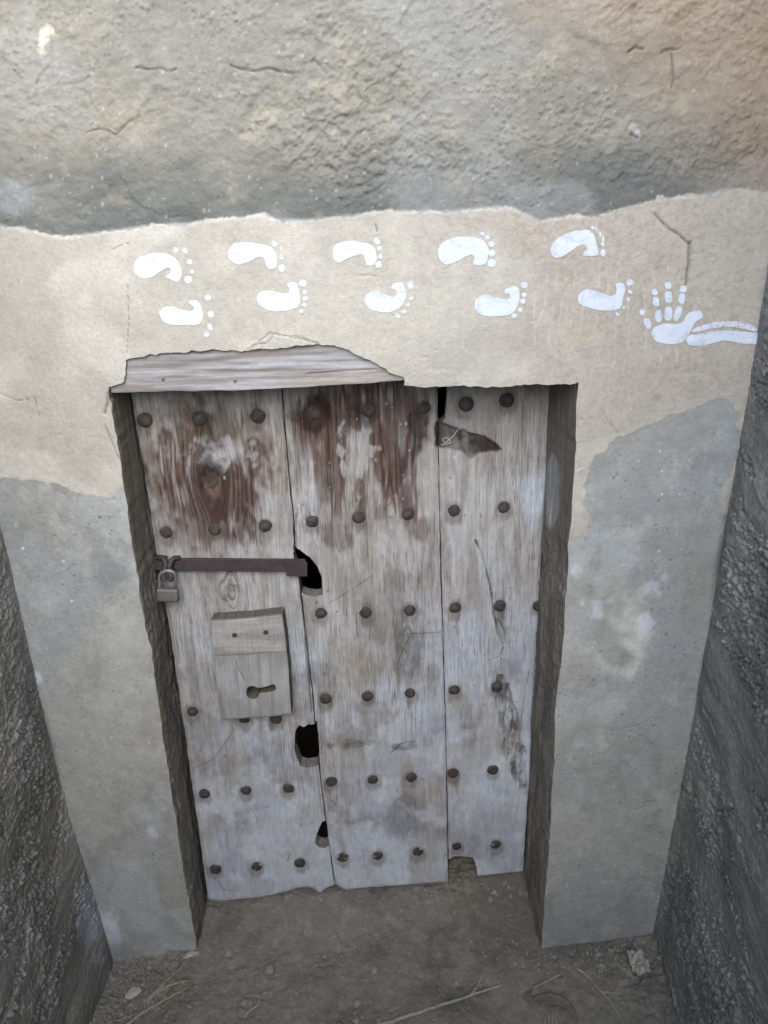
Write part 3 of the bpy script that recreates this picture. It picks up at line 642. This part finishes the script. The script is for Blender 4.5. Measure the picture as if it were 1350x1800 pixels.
splits = [(polyD(q), wd, dp) for q, wd, dp in (
    ([(885, 1140), (880, 1155), (868, 1160)], .0012, .004), ([(930, 1180), (918, 1260), (912, 1330)], .001, .004), ([(873, 1185), (880, 1250), (878, 1270)], .0012, .004),
    ([(800, 1060), (786, 1320)], .0001, .0), ([(900, 800), (902, 860), (905, 885)], .0006, .001), ([(640, 850), (646, 980)], .0008, .002), ([(585, 780), (590, 900)], .0008, .002),
    ([(440, 1000), (447, 1025)], .001, .003), ([(520, 905), (519, 965)], .002, .006), ([(530, 1050), (545, 1200)], .0015, .004), ([(537, 1120), (548, 1250)], .002, .005),
    ([(340, 1350), (375, 1335), (400, 1300), (412, 1280)], .0009, .0015), ([(383, 1545), (390, 1562), (410, 1566), (425, 1564)], .0009, .002), ([(441, 1420), (452, 1440), (460, 1475)], .001, .002),
    ([(505, 1515), (510, 1500)], .0014, .003), ([(605, 1310), (630, 1305), (650, 1310)], .0012, .002), ([(688, 1323), (705, 1308), (730, 1303)], .0018, .002), ([(575, 1400), (590, 1415), (592, 1400)], .0009, .002),
    ([(720, 1115), (775, 1112)], .001, .002), ([(700, 1165), (712, 1135), (720, 1120)], .0014, .002), ([(580, 1060), (620, 1035), (655, 1012)], .001, .001))]
def stainmask(X, Z, cx, cz, rx, rz, n, e=.35):
    a = D(cx, cz); b = D(cx+rx, cz); c = D(cx, cz+rz)
    return ss(1.15, .55, np.hypot((X-a[0])/abs(b[0]-a[0]), (Z-a[1])/abs(c[1]-a[1]))+e*n)
def wood_pig(X, Z):
    P, core = grain_phi(X, Z)
    g1 = vn(P*380, Z*4, 1); g2 = vn(P*190, Z*2.5, 3); g3 = fbm(P*60, Z*6, 3, 5)
    n = fbm(X*9, Z*6, 4, 2); nf = fbm(X*55, Z*35, 3, 4); ng = fbm(P*90, Z*9, 3, 2)
    c = mixc(lin(146, 141, 136), lin(172, 169, 167), ss(-.6, .6, g3+.3*n))
    c = mixc(c, lin(100, 92, 85), ss(.0, .65, g1*.5+g2*.6)*.35*ss(-.7, .5, n))
    c = mixc(c, lin(156, 142, 128), ss(.25, .9, fbm(X*5, Z*3, 3, 6)+.3*ng)*.42)
    # blue-grey lime bloom, thicker towards the foot of the door where it was splashed on
    zz = (1.0-Z)/.8
    bl = ss(-.1, .75, zz*.9+.5*n+.25*ng)*.85
    bl = np.maximum(bl, .75*ss(.2, .8, fbm(X*6, Z*4, 3, 7)+.2*ng)*ss(.52, .72, X))
    bl = bl*(1-.75*ss(.1, .7, fbm(X*14, Z*5, 3, 3)))
    c = mixc(c, mixc(lin(186, 192, 201), lin(170, 174, 184), ss(-.4, .4, fbm(X*5, Z*5, 2, 4))), bl)
    c = mixc(c, lin(160, 148, 152), .25*ss(.2, .8, fbm(X*7, Z*4, 3, 1))*ss(.5, .6, X))
    # red-brown bare heartwood
    st = np.maximum.reduce([stainmask(X, Z, 368, 828, 112, 142, .5*ng+.5*nf+.4*n), .85*stainmask(X, Z, 400, 760, 45, 60, ng), .8*stainmask(X, Z, 375, 920, 75, 50, ng),
                            1.0*stainmask(X, Z, 560, 740, 58, 65, .6*ng), .95*stainmask(X, Z, 640, 722, 135, 60, .8*ng), .95*stainmask(X, Z, 648, 720, 40, 40, ng), .95*stainmask(X, Z, 585, 800, 42, 110, 1.1*ng), 1.0*stainmask(X, Z, 690, 795, 55, 110, 1.0*ng),
                            .8*stainmask(X, Z, 632, 870, 14, 45, ng), .9*stainmask(X, Z, 715, 880, 26, 70, 1.2*ng), .7*stainmask(X, Z, 735, 930, 26, 25, ng), .5*stainmask(X, Z, 590, 945, 40, 25, nf)])
    gr = ss(-.35, .35, g1*.7+.5*g2)
    red = mixc(lin(58, 38, 32), lin(100, 76, 66), gr)
    st = st*ss(-1.05, -.1, ng+.3+.4*core)
    pale = np.maximum(.6*stainmask(X, Z, 628, 800, 24, 52, 2.2*nf+1.6*ng), .6*stainmask(X, Z, 385, 800, 48, 30, 1.6*nf+.6*ng))
    st = st*(1-pale)
    c = mixc(c, red, np.clip(st, 0, 1)*.92)
    c = mixc(c, lin(178, 178, 180), pale*.65)
    blk = np.maximum.reduce([.85*stainmask(X, Z, 550, 728, 38, 34, nf), .6*stainmask(X, Z, 645, 726, 40, 22, nf), .8*stainmask(X, Z, 735, 760, 22, 45, nf+.5*ng), .85*stainmask(X, Z, 368, 832, 24, 30, nf), .6*stainmask(X, Z, 403, 1037, 18, 16, nf),
                             .4*stainmask(X, Z, 670, 900, 16, 14, nf), .92*ss(-.004, .003, sdp(X, Z, gash)+.004*nf), .35*stainmask(X, Z, 715, 1440, 40, 50, n), .35*stainmask(X, Z, 440, 720, 14, 20, nf),
                             .6*stainmask(X, Z, 620, 1307, 40, 8, nf), .55*stainmask(X, Z, 712, 1312, 26, 7, nf), .4*stainmask(X, Z, 720, 1150, 30, 45, n+ng), .45*stainmask(X, Z, 880, 1110, 12, 30, nf)])
    c = mixc(c, lin(48, 39, 36), blk)
    rz = ss(-.006, .004, sdp(X, Z, rot_zone)+.008*fbm(X*40, Z*22, 3, 3))
    c = mixc(c, mixc(lin(80, 74, 69), lin(150, 149, 149), ss(-.3, .5, fbm(X*120, Z*30, 3, 2))), rz*.8)
    rl = dist_line(X, Z, rot_line); c = mixc(c, lin(176, 186, 194), .35*ss(.02, .002, rl+.006*nf)); c = mixc(c, lin(36, 32, 32), .8*ss(.0022, .0006, rl+.0015*nf))
    # flecks of lime
    c = mixc(c, lin(206, 206, 206), .6*specks(X*60, Z*50, 5, .04, .16, .22)*ss(-.2, .6, n))
    c = mixc(c, lin(66, 58, 54), .6*specks(X*34, Z*26, 2, .03, .09, .2))
    dust = ss(-.1, .7, fbm(X*11, Z*10, 5, 1, .6)+.3*nf)*.45; c = mixc(c, lin(164, 160, 154), dust*(1-np.clip(st, 0, 1)))
    for q, wd, dp in splits:
        if dp > 0: c = mixc(c, lin(50, 44, 42), .7*np.exp(-(near_line(X, Z, q, .012)/wd)**2))
    lowh = ss(1.0, .35, Z)
    c = mixc(c, lin(112, 108, 104), .38*ss(.15, .8, fbm(X*12, Z*9, 5, 3, .6)))
    c = mixc(c, lin(196, 200, 206), (.12+.43*lowh)*ss(.0, .7, fbm(X*15, Z*12, 5, 6, .62))*(1-np.clip(st, 0, 1)))
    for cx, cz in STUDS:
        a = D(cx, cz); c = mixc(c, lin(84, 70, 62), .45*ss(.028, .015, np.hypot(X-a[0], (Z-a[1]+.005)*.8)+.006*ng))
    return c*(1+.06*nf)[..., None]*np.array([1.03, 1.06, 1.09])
STUDS = [(254, 739), (350, 736), (453, 732), (551, 727), (648, 723), (745, 718), (820, 712), (892, 705),
         (291, 937), (377, 932), (466, 925), (548, 918), (630, 911), (717, 905), (799, 900), (886, 894),
         (564, 1080), (643, 1079), (720, 1075), (800, 1071), (879, 1068), (948, 1068),
         (338, 1252), (429, 1264), (485, 1265), (572, 1231), (646, 1226), (721, 1221), (799, 1216), (874, 1211),
         (359, 1397), (432, 1391), (507, 1387), (582, 1377), (655, 1373), (723, 1369), (797, 1363), (867, 1357),
         (378, 1530), (451, 1525), (527, 1519), (602, 1510), (664, 1507), (735, 1500), (803, 1491), (872, 1488)]
def wood_y(outline, seed, bow):
    def fn(X, Z):
        P, core = grain_phi(X, Z)
        g1 = vn(P*380, Z*4, 1); g2 = vn(P*190, Z*2.5, 3)
        h = .0011*(-ss(-.2, .7, g1*.6+g2*.6))+.0008*fbm(P*60, Z*2.5, 3, 5)+.0014*fbm(X*7, Z*5, 3, seed)+bow
        h = h*(1-.45*ss(.4, .1, Z))
        h = h-.003*core*ss(-.3, .5, fbm(X*60, Z*50, 2, 3))
        e = dist_line(X, Z, outline, True); h = h-.0035*ss(.007, 0, e+.003*vn(Z*40, X*40, 2))
        h = h-.011*ss(.0, .006, sdp(X, Z, rot_deep))-.006*np.exp(-(dist_line(X, Z, rot_line)/.002)**2)
        rz = ss(-.006, .006, sdp(X, Z, rot_zone)+.008*fbm(X*40, Z*22, 3, 3)); h = h-rz*(.004+.006*fbm(X*85, Z*24, 3, 2))
        h = h-.007*ss(-.003, .006, sdp(X, Z, gash)+.004*fbm(X*55, Z*35, 3, 4))
        for cx, cz, rx, rr, dp in ((368, 836, 14, 16, .004),):
            h = h-dp*stainmask(X, Z, cx, cz, rx, rr, .6*fbm(X*60, Z*50, 3, 4))
        for q, wd, dp in splits:
            if dp > 0: h = h-dp*np.exp(-(near_line(X, Z, q, .012)/wd)**2)
        return DY0+DYS*X-h
    return fn
plank_obs = []
for i, (pl, bow) in enumerate(zip(planks, (.003, .0, -.002))):
    o = rough_line(polyD(pl), .010, .0009, 20+i); a = np.array(o)
    c = a.mean(0); gap = .0012
    o = [(x+(gap if x < c[0] else -gap), z) for x, z in o]
    hl = [h for h, t in ((holeA, (0, 1)), (holeB, (0, 1)), (holeC, (0, 1)), (wedge, (2,)), (notch, (2,))) if i in t]+([polyD(crom([(424, 1216), (430, 1202), (448, 1196), (488, 1198), (490, 1216), (460, 1228), (445, 1236), (430, 1230)], 3))] if i == 0 else [])
    hl = [rough_line(h, .006, .0008, 31+k) for k, h in enumerate(hl)]
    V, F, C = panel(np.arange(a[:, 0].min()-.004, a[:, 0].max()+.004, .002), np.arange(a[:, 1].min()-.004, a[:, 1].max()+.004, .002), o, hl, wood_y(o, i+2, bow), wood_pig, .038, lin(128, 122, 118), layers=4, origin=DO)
    me = mesh_np('plank', V, F, C); WV = V+DO; P_, co_ = grain_phi(WV[:, 0], WV[:, 2])
    ga = np.clip(.9-.8*ss(.8, .2, WV[:, 2])+.5*fbm(WV[:, 0]*7, WV[:, 2]*4, 3, 2)-.35*ss(.62, .7, WV[:, 0]), .08, 1)
    for nm, vals in (('grain', P_), ('grain_amount', ga)):
        at = me.attributes.new(nm, 'FLOAT', 'POINT'); at.data.foreach_set('value', vals.astype(np.float32))
    p = link('plank', me, M_plank, door); plank_obs.append(p)
# iron studs: uneven hammered domes, four shapes shared
def stud_mesh(seed):
    n, m = 20, 6; V = []; C = []; r0 = .0158
    for j in range(m+1):
        t = j/m*math.pi/2; rr = math.cos(t)
        for k in range(n):
            a = 2*math.pi*k/n; f = 1+.07*float(vn(math.cos(a)*1.5+seed*9, math.sin(a)*1.5, seed))+.03*float(vn(math.cos(a)*4+seed, math.sin(a)*4, seed+1))
            x, z = r0*rr*f*math.cos(a), r0*rr*f*math.sin(a); y = -.0085*math.sin(t)**.8-.0012*float(vn(x*220, z*220, seed+2))+.002
            V.append((x, y, z)); q = .5+.5*float(vn(x*180+seed*3, z*180, seed+3)); C.append(mixc(lin(58, 55, 53), lin(88, 81, 77), np.array(q)))
            if seed == 3 and float(vn(x*150, z*150, 2)) > .15: C[-1] = lin(160, 160, 160)
    F = [(j*n+k, j*n+(k+1) % n, (j+1)*n+(k+1) % n, (j+1)*n+k) for j in range(m) for k in range(n)]
    return mesh_np('stud', V, F, np.array(C))
SM = [stud_mesh(s) for s in range(4)]
for me in SM: me.materials.append(M_iron)
for k, (px, py) in enumerate(STUDS):
    x, z = dor(px, py, -.006); i = 0 if x < np.interp(z, [p[1] for p in polyD(seam1)][::-1], [p[0] for p in polyD(seam1)][::-1]) else (1 if x < np.interp(z, [p[1] for p in polyD(seam2)][::-1], [p[0] for p in polyD(seam2)][::-1]) else 2)
    bow = (.003, .0, -.002)[i]
    o = link('stud', SM[3] if py > 1480 and px > 400 and k % 4 != 0 else SM[k % 3], None, plank_obs[i], tuple(np.array([x, DY0+DYS*x-bow+.0005, z])-DO))
    o.rotation_euler = (0, random.uniform(0, 6.28), math.atan(DYS)); s = (1.06 if py < 760 else .97)*random.uniform(.94, 1.06); o.scale = (s, random.uniform(.8, 1.1), s)

# lock block with keyhole and cover strip
BT = .044
def blk(px, py): return dor(px, py, -BT)
bo = rough_line([blk(*p) for p in ((370, 1092), (440, 1087), (496, 1081), (503, 1130), (508, 1190), (512, 1256), (470, 1261), (420, 1264), (388, 1266), (381, 1210), (375, 1150))], .012, .0007, 5)
kh = [blk(*p) for p in crom([(433, 1216), (436, 1208), (445, 1206), (455, 1209), (470, 1206), (482, 1203), (484, 1213), (468, 1217), (457, 1218), (452, 1226), (443, 1229), (436, 1225)], 3)]
def blk_y(X, Z):
    e = dist_line(X, Z, bo, True); g = vn(X*280+2*vn(X*20, Z*9, 3), Z*9, 2)
    h = .0004*g+.0008*fbm(X*22, Z*16, 3, 4)-.002*ss(.004, 0, e)
    q = [blk(*p) for p in ((415, 1162), (420, 1178), (430, 1195))]; h = h-.0018*np.exp(-(dist_line(X, Z, q)/.0012)**2)
    q = [blk(*p) for p in ((488, 1150), (498, 1190), (505, 1240))]; h = h-.0018*np.exp(-(dist_line(X, Z, q)/.0012)**2)
    q = [blk(*p) for p in ((480, 1212), (487, 1256))]; h = h-.0012*np.exp(-(dist_line(X, Z, q)/.0009)**2)
    return DY0+DYS*X-BT-h
def blk_pig(X, Z):
    g = fbm(X*90, Z*8, 3, 2); n = fbm(X*12, Z*12, 3, 5)
    c = mixc(lin(142, 143, 142), lin(160, 162, 164), ss(-.4, .5, n)); c = mixc(c, lin(118, 112, 104), .4*ss(0, .7, g))
    q = [blk(*p) for p in ((415, 1162), (420, 1178), (430, 1195))]; return mixc(c, lin(80, 70, 60), .7*np.exp(-(dist_line(X, Z, q)/.0012)**2))
a = np.array(bo)
def blk_side(v, t): return v
V, F, C = panel(np.arange(a[:, 0].min()-.003, a[:, 0].max()+.003, .0016), np.arange(a[:, 1].min()-.003, a[:, 1].max()+.003, .0016), bo, [kh], blk_y, blk_pig, BT+.006, lin(98, 93, 87), layers=5, origin=DO)
lock = link('lock_block', mesh_np('lock_block', V, F, C), M_wood, door); lock['label'] = 'pale wooden lock block with keyhole'
so_ = rough_line([dor(*p, -BT-.004) for p in ((369, 1092), (440, 1087), (496, 1081), (500, 1112), (503, 1146), (440, 1150), (376, 1154))], .012, .0006, 8); a = np.array(so_)
def st_y(X, Z): return DY0+DYS*X-BT-.004+.0015*ss(.004, 0, dist_line(X, Z, so_, True))-.0004*vn(X*30, Z*300, 2)
def st_pig(X, Z): return mixc(lin(142, 141, 137), lin(160, 159, 157), ss(-.5, .5, fbm(X*10, Z*40, 3, 3)))
V, F, C = panel(np.arange(a[:, 0].min()-.003, a[:, 0].max()+.003, .0018), np.arange(a[:, 1].min()-.003, a[:, 1].max()+.003, .0018), so_, [], st_y, st_pig, .0075, lin(128, 118, 104), layers=2, origin=DO)
strip = link('cover_strip', mesh_np('cover_strip', V, F, C), M_wood, lock)
for px, py in ((412, 1117), (467, 1112)):
    x, z = dor(px, py, -BT-.005); o = link('nail_head', SM[1], None, lock, tuple(np.array([x, DY0+DYS*x-BT-.0035, z])-DO)); o.scale = (.42, .4, .42)
# back board closing the keyhole
# ------------------------------------------------------------------ hasp bar and padlock
def bevel_box(name, c, s, bv, rotz=0.0, wob=0.0, mat=None, parent=None, origin=(0, 0, 0)):
    import bmesh
    bm = bmesh.new(); bmesh.ops.create_cube(bm, size=1.0); bmesh.ops.scale(bm, vec=s, verts=bm.verts)
    bmesh.ops.bevel(bm, geom=bm.edges[:], offset=bv, segments=2, affect='EDGES', profile=.6)
    bmesh.ops.subdivide_edges(bm, edges=[e for e in bm.edges if e.calc_length() > max(s)*.3], cuts=7)
    for v in bm.verts:
        v.co += Vector((0, wob*float(vn(v.co.x*30, v.co.z*30, 2)), wob*float(vn(v.co.x*26, v.co.y*26+5, 3))))
    bmesh.ops.rotate(bm, verts=bm.verts, matrix=Matrix.Rotation(rotz, 3, 'Z'))
    me = bpy.data.meshes.new(name); bm.to_mesh(me); bm.free()
    for p in me.polygons: p.use_smooth = False
    return link(name, me, mat, parent, tuple(np.array(c)-np.array(origin)))
def D3(px, py, off): p = plane_pt(px, py, DY0+off, DYS); return p
ang = math.atan(DYS)
l = D3(303, 992, -.016); r = D3(537, 994, -.016); L = np.linalg.norm(r-l)
bar = bevel_box('hasp_bar', (l+r)/2, (L, .007, .031), .0012, ang, .0008, M_bar, door, DO)
bar.rotation_euler = (0, math.atan2(-(r-l)[2], L)*1.0, 0)
p = D3(522, 994, -.0215); e = bevel_box('end_plate', p, (.048, .005, .036), .001, ang, .0006, M_bar, None); e.parent = bar; e.location = (p-(l+r)/2)
for px, py in ((501, 985), (530, 989), (530, 1001)):
    q = D3(px, py, -.0225); o = link('rivet', SM[0], None, None, (0, 0, 0)); o.parent = bar; o.location = q-(l+r)/2; o.scale = (.22, .4, .22)
pl_ = bevel_box('staple_plate', D3(282, 990, -.010), (.034, .006, .034), .0012, ang, .001, M_bar, door, DO)
def hook(pts):
    P = spline([D3(*q) for q in pts], 6)
    return link('hook', tube(P, .0062, 8, origin=DO), M_bar, door)
hook([(276, 980, -.014), (286, 981, -.022), (291, 990, -.03), (289, 1004, -.036), (286, 1014, -.04), (290, 1020, -.042)])
hook([(316, 981, -.016), (305, 982, -.024), (299, 992, -.032), (298, 1006, -.038), (302, 1015, -.042), (297, 1020, -.043)])
pc_ = D3(295, 1044, -.04)
pad = empty('padlock', tuple(pc_+np.array([0, 0, -.02]))); tag(pad, 'small dull grey steel padlock hanging from the iron hasp', 'padlock')
PO = np.array(pad.location)
bd = bevel_box('body', pc_, (.047, .018, .030), .0035, ang-.05, .0002, M_steel, pad, PO); bd.rotation_euler = (0, .07, 0)
lw = D3(281, 1034, -.04); rw = D3(309, 1030, -.04); tp = D3(295, 1003, -.04)
arc = [lw, D3(280, 1018, -.04), D3(283, 1008, -.04), tp, D3(306, 1007, -.04), D3(309, 1017, -.04), rw]
link('shackle', tube(spline(arc, 5), .0042, 8, origin=PO), M_steel, pad)
kb = bevel_box('bottom_rim', pc_+np.array([.001, 0, -.0155]), (.044, .017, .002), .0005, ang-.05, 0, M_bar, pad, PO); kb.rotation_euler = (0, .07, 0)

# knotted string caught in the gap
P = spline([D3(805, 755, -.004), D3(797, 766, -.008), D3(790, 772, -.010), D3(783, 778, -.008), D3(778, 772, -.006), D3(786, 770, -.010), D3(792, 778, -.007), D3(775, 782, -.004)], 6)
o0 = D3(790, 775, 0)
tag(link('string', tube(P, .0011, 6, origin=o0), M_string, None, tuple(o0)), 'short pale knotted string caught in dark crack at top of door', 'string')

# ------------------------------------------------------------------ litter on the ground
def G(px, py, up=0.0):
    d = ray(px, py); z = 0.0
    for _ in range(6):
        t = (z-CAM[2])/d[2]; p = CAM+t*d; z = float(ground_z(np.array([p[0]]), np.array([p[1]]))[0])
    return np.array([p[0], p[1], z+up])
def twig(label, mains, r):
    r = r*1.2
    o0 = G(*mains[0][0]); root = None
    for i, ln in enumerate(mains):
        P = [G(*q, r*1.1) for q in ln]; P = spline(P, 8)
        for k, p in enumerate(P): P[k] = np.array([p[0]+.0012*float(vn(k*.7, i, 2)), p[1]+.0012*float(vn(k*.7, i+5, 3)), max(p[2], float(ground_z(np.array([p[0]]), np.array([p[1]]))[0])+r*.9)])
        rr = [r*(1 if i == 0 else .7)*(1-.55*k/(len(P)-1))*(1+.15*float(vn(k*.9, 3, 1))) for k in range(len(P))]
        me = tube(P, rr, 7, origin=o0)
        ob = link('twig' if i == 0 else 'side_shoot', me, M_twig, root, tuple(o0) if i == 0 else (0, 0, 0))
        if i == 0: root = ob; tag(ob, label, 'twig', 'dry twigs and stalks on the dirt')
twig('forked dry twig lying on open dirt in front of the door', [[(650, 1815), (690, 1799), (760, 1775), (830, 1752), (883, 1734)], [(828, 1753), (840, 1735), (851, 1712)]], .0048)
twig('thin curved dry twig with a short spur on dirt near the padlock-side jamb', [[(430, 1792), (440, 1778), (453, 1768), (460, 1754), (480, 1745), (504, 1733)], [(460, 1754), (445, 1752), (430, 1753)]], .0025)
twig('longest straight dry stalk at foot of the padlock-side wall pier', [[(205, 1822), (235, 1795), (270, 1772), (333, 1738)]], .004)
twig('pale thin straight stalk leaning towards the pier\'s lower corner', [[(252, 1765), (285, 1736), (331, 1690)]], .0022)
twig('short thin stalk crossing above the longest straight stalk', [[(262, 1760), (292, 1740), (333, 1727)]], .003)
twig('dark thin stalk against the foot of the pebbly side wall', [[(188, 1802), (215, 1793), (245, 1782)]], .0022)
twig('thin forked twig between dry husk and crumpled paper scrap', [[(1014, 1704), (1030, 1716), (1052, 1740), (1068, 1757), (1090, 1790), (1096, 1812)], [(1058, 1745), (1075, 1748), (1095, 1747)]], .0028)
twig('tiny straw alone on the bare dirt', [[(682, 1781), (705, 1770)]], .0016)
# curled dry husk
def blade(name, path, wid, curl, mat, label, cat):
    P = spline(path, 8); o0 = P[len(P)//2].copy(); n = len(P); V = []; F = []; m = 7
    for i, p in enumerate(P):
        t = P[min(i+1, n-1)]-P[max(i-1, 0)]; t = t/np.linalg.norm(t); s = np.cross(t, [0, 0, 1]); s /= np.linalg.norm(s)+1e-9; u = np.cross(s, t)
        wv = wid*(math.sin(math.pi*(i+.4)/(n-.2))**.7)*(1+.2*float(vn(i*.5, 1, 2)))
        for k in range(m):
            a = (k/(m-1)-.5)*curl; q = p+s*wv*math.sin(a)/max(math.sin(curl/2), .3)+u*(wv*(1-math.cos(a))+.003*float(vn(i*.6, k*.9, 4))+.004); V.append(q-o0)
    F = [(i*m+k, i*m+k+1, (i+1)*m+k+1, (i+1)*m+k) for i in range(n-1) for k in range(m-1)]
    me = mesh_np(name, np.array(V), np.array(F)); ob = link(name, me, mat, None, tuple(o0))
    sm = ob.modifiers.new('thickness', 'SOLIDIFY'); sm.thickness = .0012
    tag(ob, label, cat); return ob
hk = blade('dry_husk', [G(935, 1745, .006), G(925, 1760, .012), G(935, 1768, .014), G(962, 1764, .014), (G(990, 1770, .012)), G(1005, 1785, .006), G(1014, 1800, .004)], .012, 1.3, M_husk, 'curled brown dry husk with frayed end on the dirt', 'husk')
o0 = np.array(hk.location)
link('stem', tube(spline([G(938, 1742, .012), G(962, 1728, .008), G(988, 1713, .005)], 5), .0026, 7, origin=o0), M_twig, hk)
for k in range(6):
    link('fibre', tube(spline([G(962+4*k, 1778-k, .012), G(955+5*k, 1790, .012), G(948+8*k, 1803, .004)], 4), .0011, 5, origin=o0), M_twig, hk)

def rock(name, px, py, r, mat, seed, flat=.6, label=None, cat='stone', group=None, stretch=1.0, rz=0.0, sub=3, lift=.25):
    import bmesh
    bm = bmesh.new(); bmesh.ops.create_icosphere(bm, subdivisions=sub, radius=1.0)
    for v in bm.verts:
        c = v.co.copy(); f = 1+.28*float(vn(c.x*1.4+seed*3, c.y*1.4+c.z*1.1, seed))+.12*float(vn(c.x*3.5+c.z*2, c.y*3.5, seed+2))
        f *= 1-.15*max(0, abs(c.z)-.4); v.co = Vector((c.x*f*r*stretch, c.y*f*r, c.z*f*r*flat))
    me = bpy.data.meshes.new(name); bm.to_mesh(me); bm.free()
    for p in me.polygons: p.use_smooth = True
    p = G(px, py); o = link(name, me, mat, None, (p[0], p[1], p[2]+r*flat*lift)); o.rotation_euler = (0, 0, rz)
    tag(o, label, cat, group); return o
PG = 'loose stones on the dirt'
rock('pebble', 628, 1764, 0.0114, M_pebble, 1, .8, 'round grey pebble above the tiny straw on bare dirt', group=PG)
rock('pebble', 626, 1794, 0.0078, M_pebble, 2, .8, 'small pebble beside the tiny straw', group=PG)
rock('pebble', 588, 1645, 0.0102, M_pebble, 3, .6, 'rounded pebble on the dirt below the second plank', group=PG)
rock('pebble', 658, 1705, 0.0114, M_pebble, 4, .6, 'angular pale pebble on the open dirt below the door', group=PG)
rock('pebble', 474, 1705, 0.0150, M_pebble, 5, .6, 'largest round pebble on dirt near the padlock-side jamb', group=PG)
rock('pebble', 440, 1762, 0.0066, M_pebble, 6, .7, 'small pebble touching the thin curved twig', group=PG)
rock('pebble', 862, 1582, 0.0090, M_pebble, 7, .7, 'pale pebble on crumbled dirt below the notch in the door', group=PG)
rock('pebble', 905, 1694, 0.0084, M_pebble, 8, .7, 'pebble beside the crumbled dirt in front of the plain jamb', group=PG)
rock('plaster_flake', 400, 1675, .017, M_stone, 9, .35, 'flat grey plaster flake on dirt near the padlock-side jamb', 'plaster flake', stretch=.75, rz=.6)
rock('plaster_shard', 234, 1746, .016, M_paper, 10, .35, 'pale broken plaster shard at the foot of the pebbly side wall', 'plaster shard', stretch=1.5, rz=.8)
rock('plaster_crumb', 336, 1679, .009, M_paper, 12, .5, 'pale plaster crumb at lower corner of padlock-side pier', 'plaster crumb', stretch=2.2, rz=.3)
# crumpled paper scrap against the corner
def crumple(cpx, label):
    import bmesh
    n = 15; o0 = G(*cpx); V = []; rr = random.Random(4)
    for j in range(n):
        for i in range(n):
            u, v = i/(n-1)-.5, j/(n-1)-.5
            x = u*.044+.007*float(vn(u*5, v*5, 3)); y = v*.046+.008*float(vn(u*5+7, v*5, 4))
            z = .010+.022*abs(float(vn(u*4.3+.3*v, v*3.2+2, 1)))*1.4+.006*float(vn(u*10, v*10, 5))+.03*max(0, v)
            V.append((x*math.cos(.4)-y*math.sin(.4), x*math.sin(.4)+y*math.cos(.4), z))
    F = [(j*n+i, j*n+i+1, (j+1)*n+i+1, (j+1)*n+i) for j in range(n-1) for i in range(n-1)]
    me = mesh_np('paper_scrap', np.array(V), np.array(F), smooth=False); ob = link('paper_scrap', me, M_paper, None, tuple(o0))
    sm = ob.modifiers.new('thickness', 'SOLIDIFY'); sm.thickness = .0008
    tag(ob, label, 'paper')
crumple((1122, 1702), 'crumpled pale paper scrap in the corner under the trowel-streaked wall')
# loose grit: too many and too small to count
def grit():
    r = np.random.default_rng(3); V, F = [], []; base = 0
    T = np.array([[1, 0, -.3], [-.5, .9, -.3], [-.5, -.9, -.3], [0, 0, 1], [.4, .5, .5], [-.6, 0, .4]]); TF = np.array([[0, 4, 3], [0, 1, 4], [1, 5, 3], [1, 3, 4], [1, 2, 5], [2, 3, 5], [2, 0, 3], [0, 2, 1]])
    k = 0
    while k < 2200:
        u = r.random()
        if u < .38: x, y = -.22+abs(r.normal(0, .10)), r.uniform(-.3, .0)
        elif u < .55: x, y = r.uniform(.85, 1.22), r.normal(-.05, .03)
        elif u < .72: x, y = r.uniform(0, .9), .19-abs(r.normal(0, .03))+.06*(r.random()-.5)
        else: x, y = r.uniform(-.25, 1.22), r.uniform(-.32, .12)
        if y > DY0+DYS*x-.012: continue
        if y > -.012 and not (.02 < x < .89): continue
        s = r.gamma(2., .0012)+.0006; z = float(ground_z(np.array([x]), np.array([y]))[0])
        a = r.uniform(0, 6.28); c_, s_ = math.cos(a), math.sin(a); v = T*(1+.35*r.normal(size=T.shape))*s
        v = np.stack([v[:, 0]*c_-v[:, 1]*s_, v[:, 0]*s_+v[:, 1]*c_, v[:, 2]*.8], -1)+[x, y, z+.2*s]
        V.append(v); F.append(TF+base); base += 6; k += 1
    o = link('loose_grit', mesh_np('loose_grit', np.concatenate(V), np.concatenate(F), smooth=False), M_stone)
    tag(o, 'loose grit and crumbs scattered over the dirt floor', 'grit', kind='stuff')
grit()
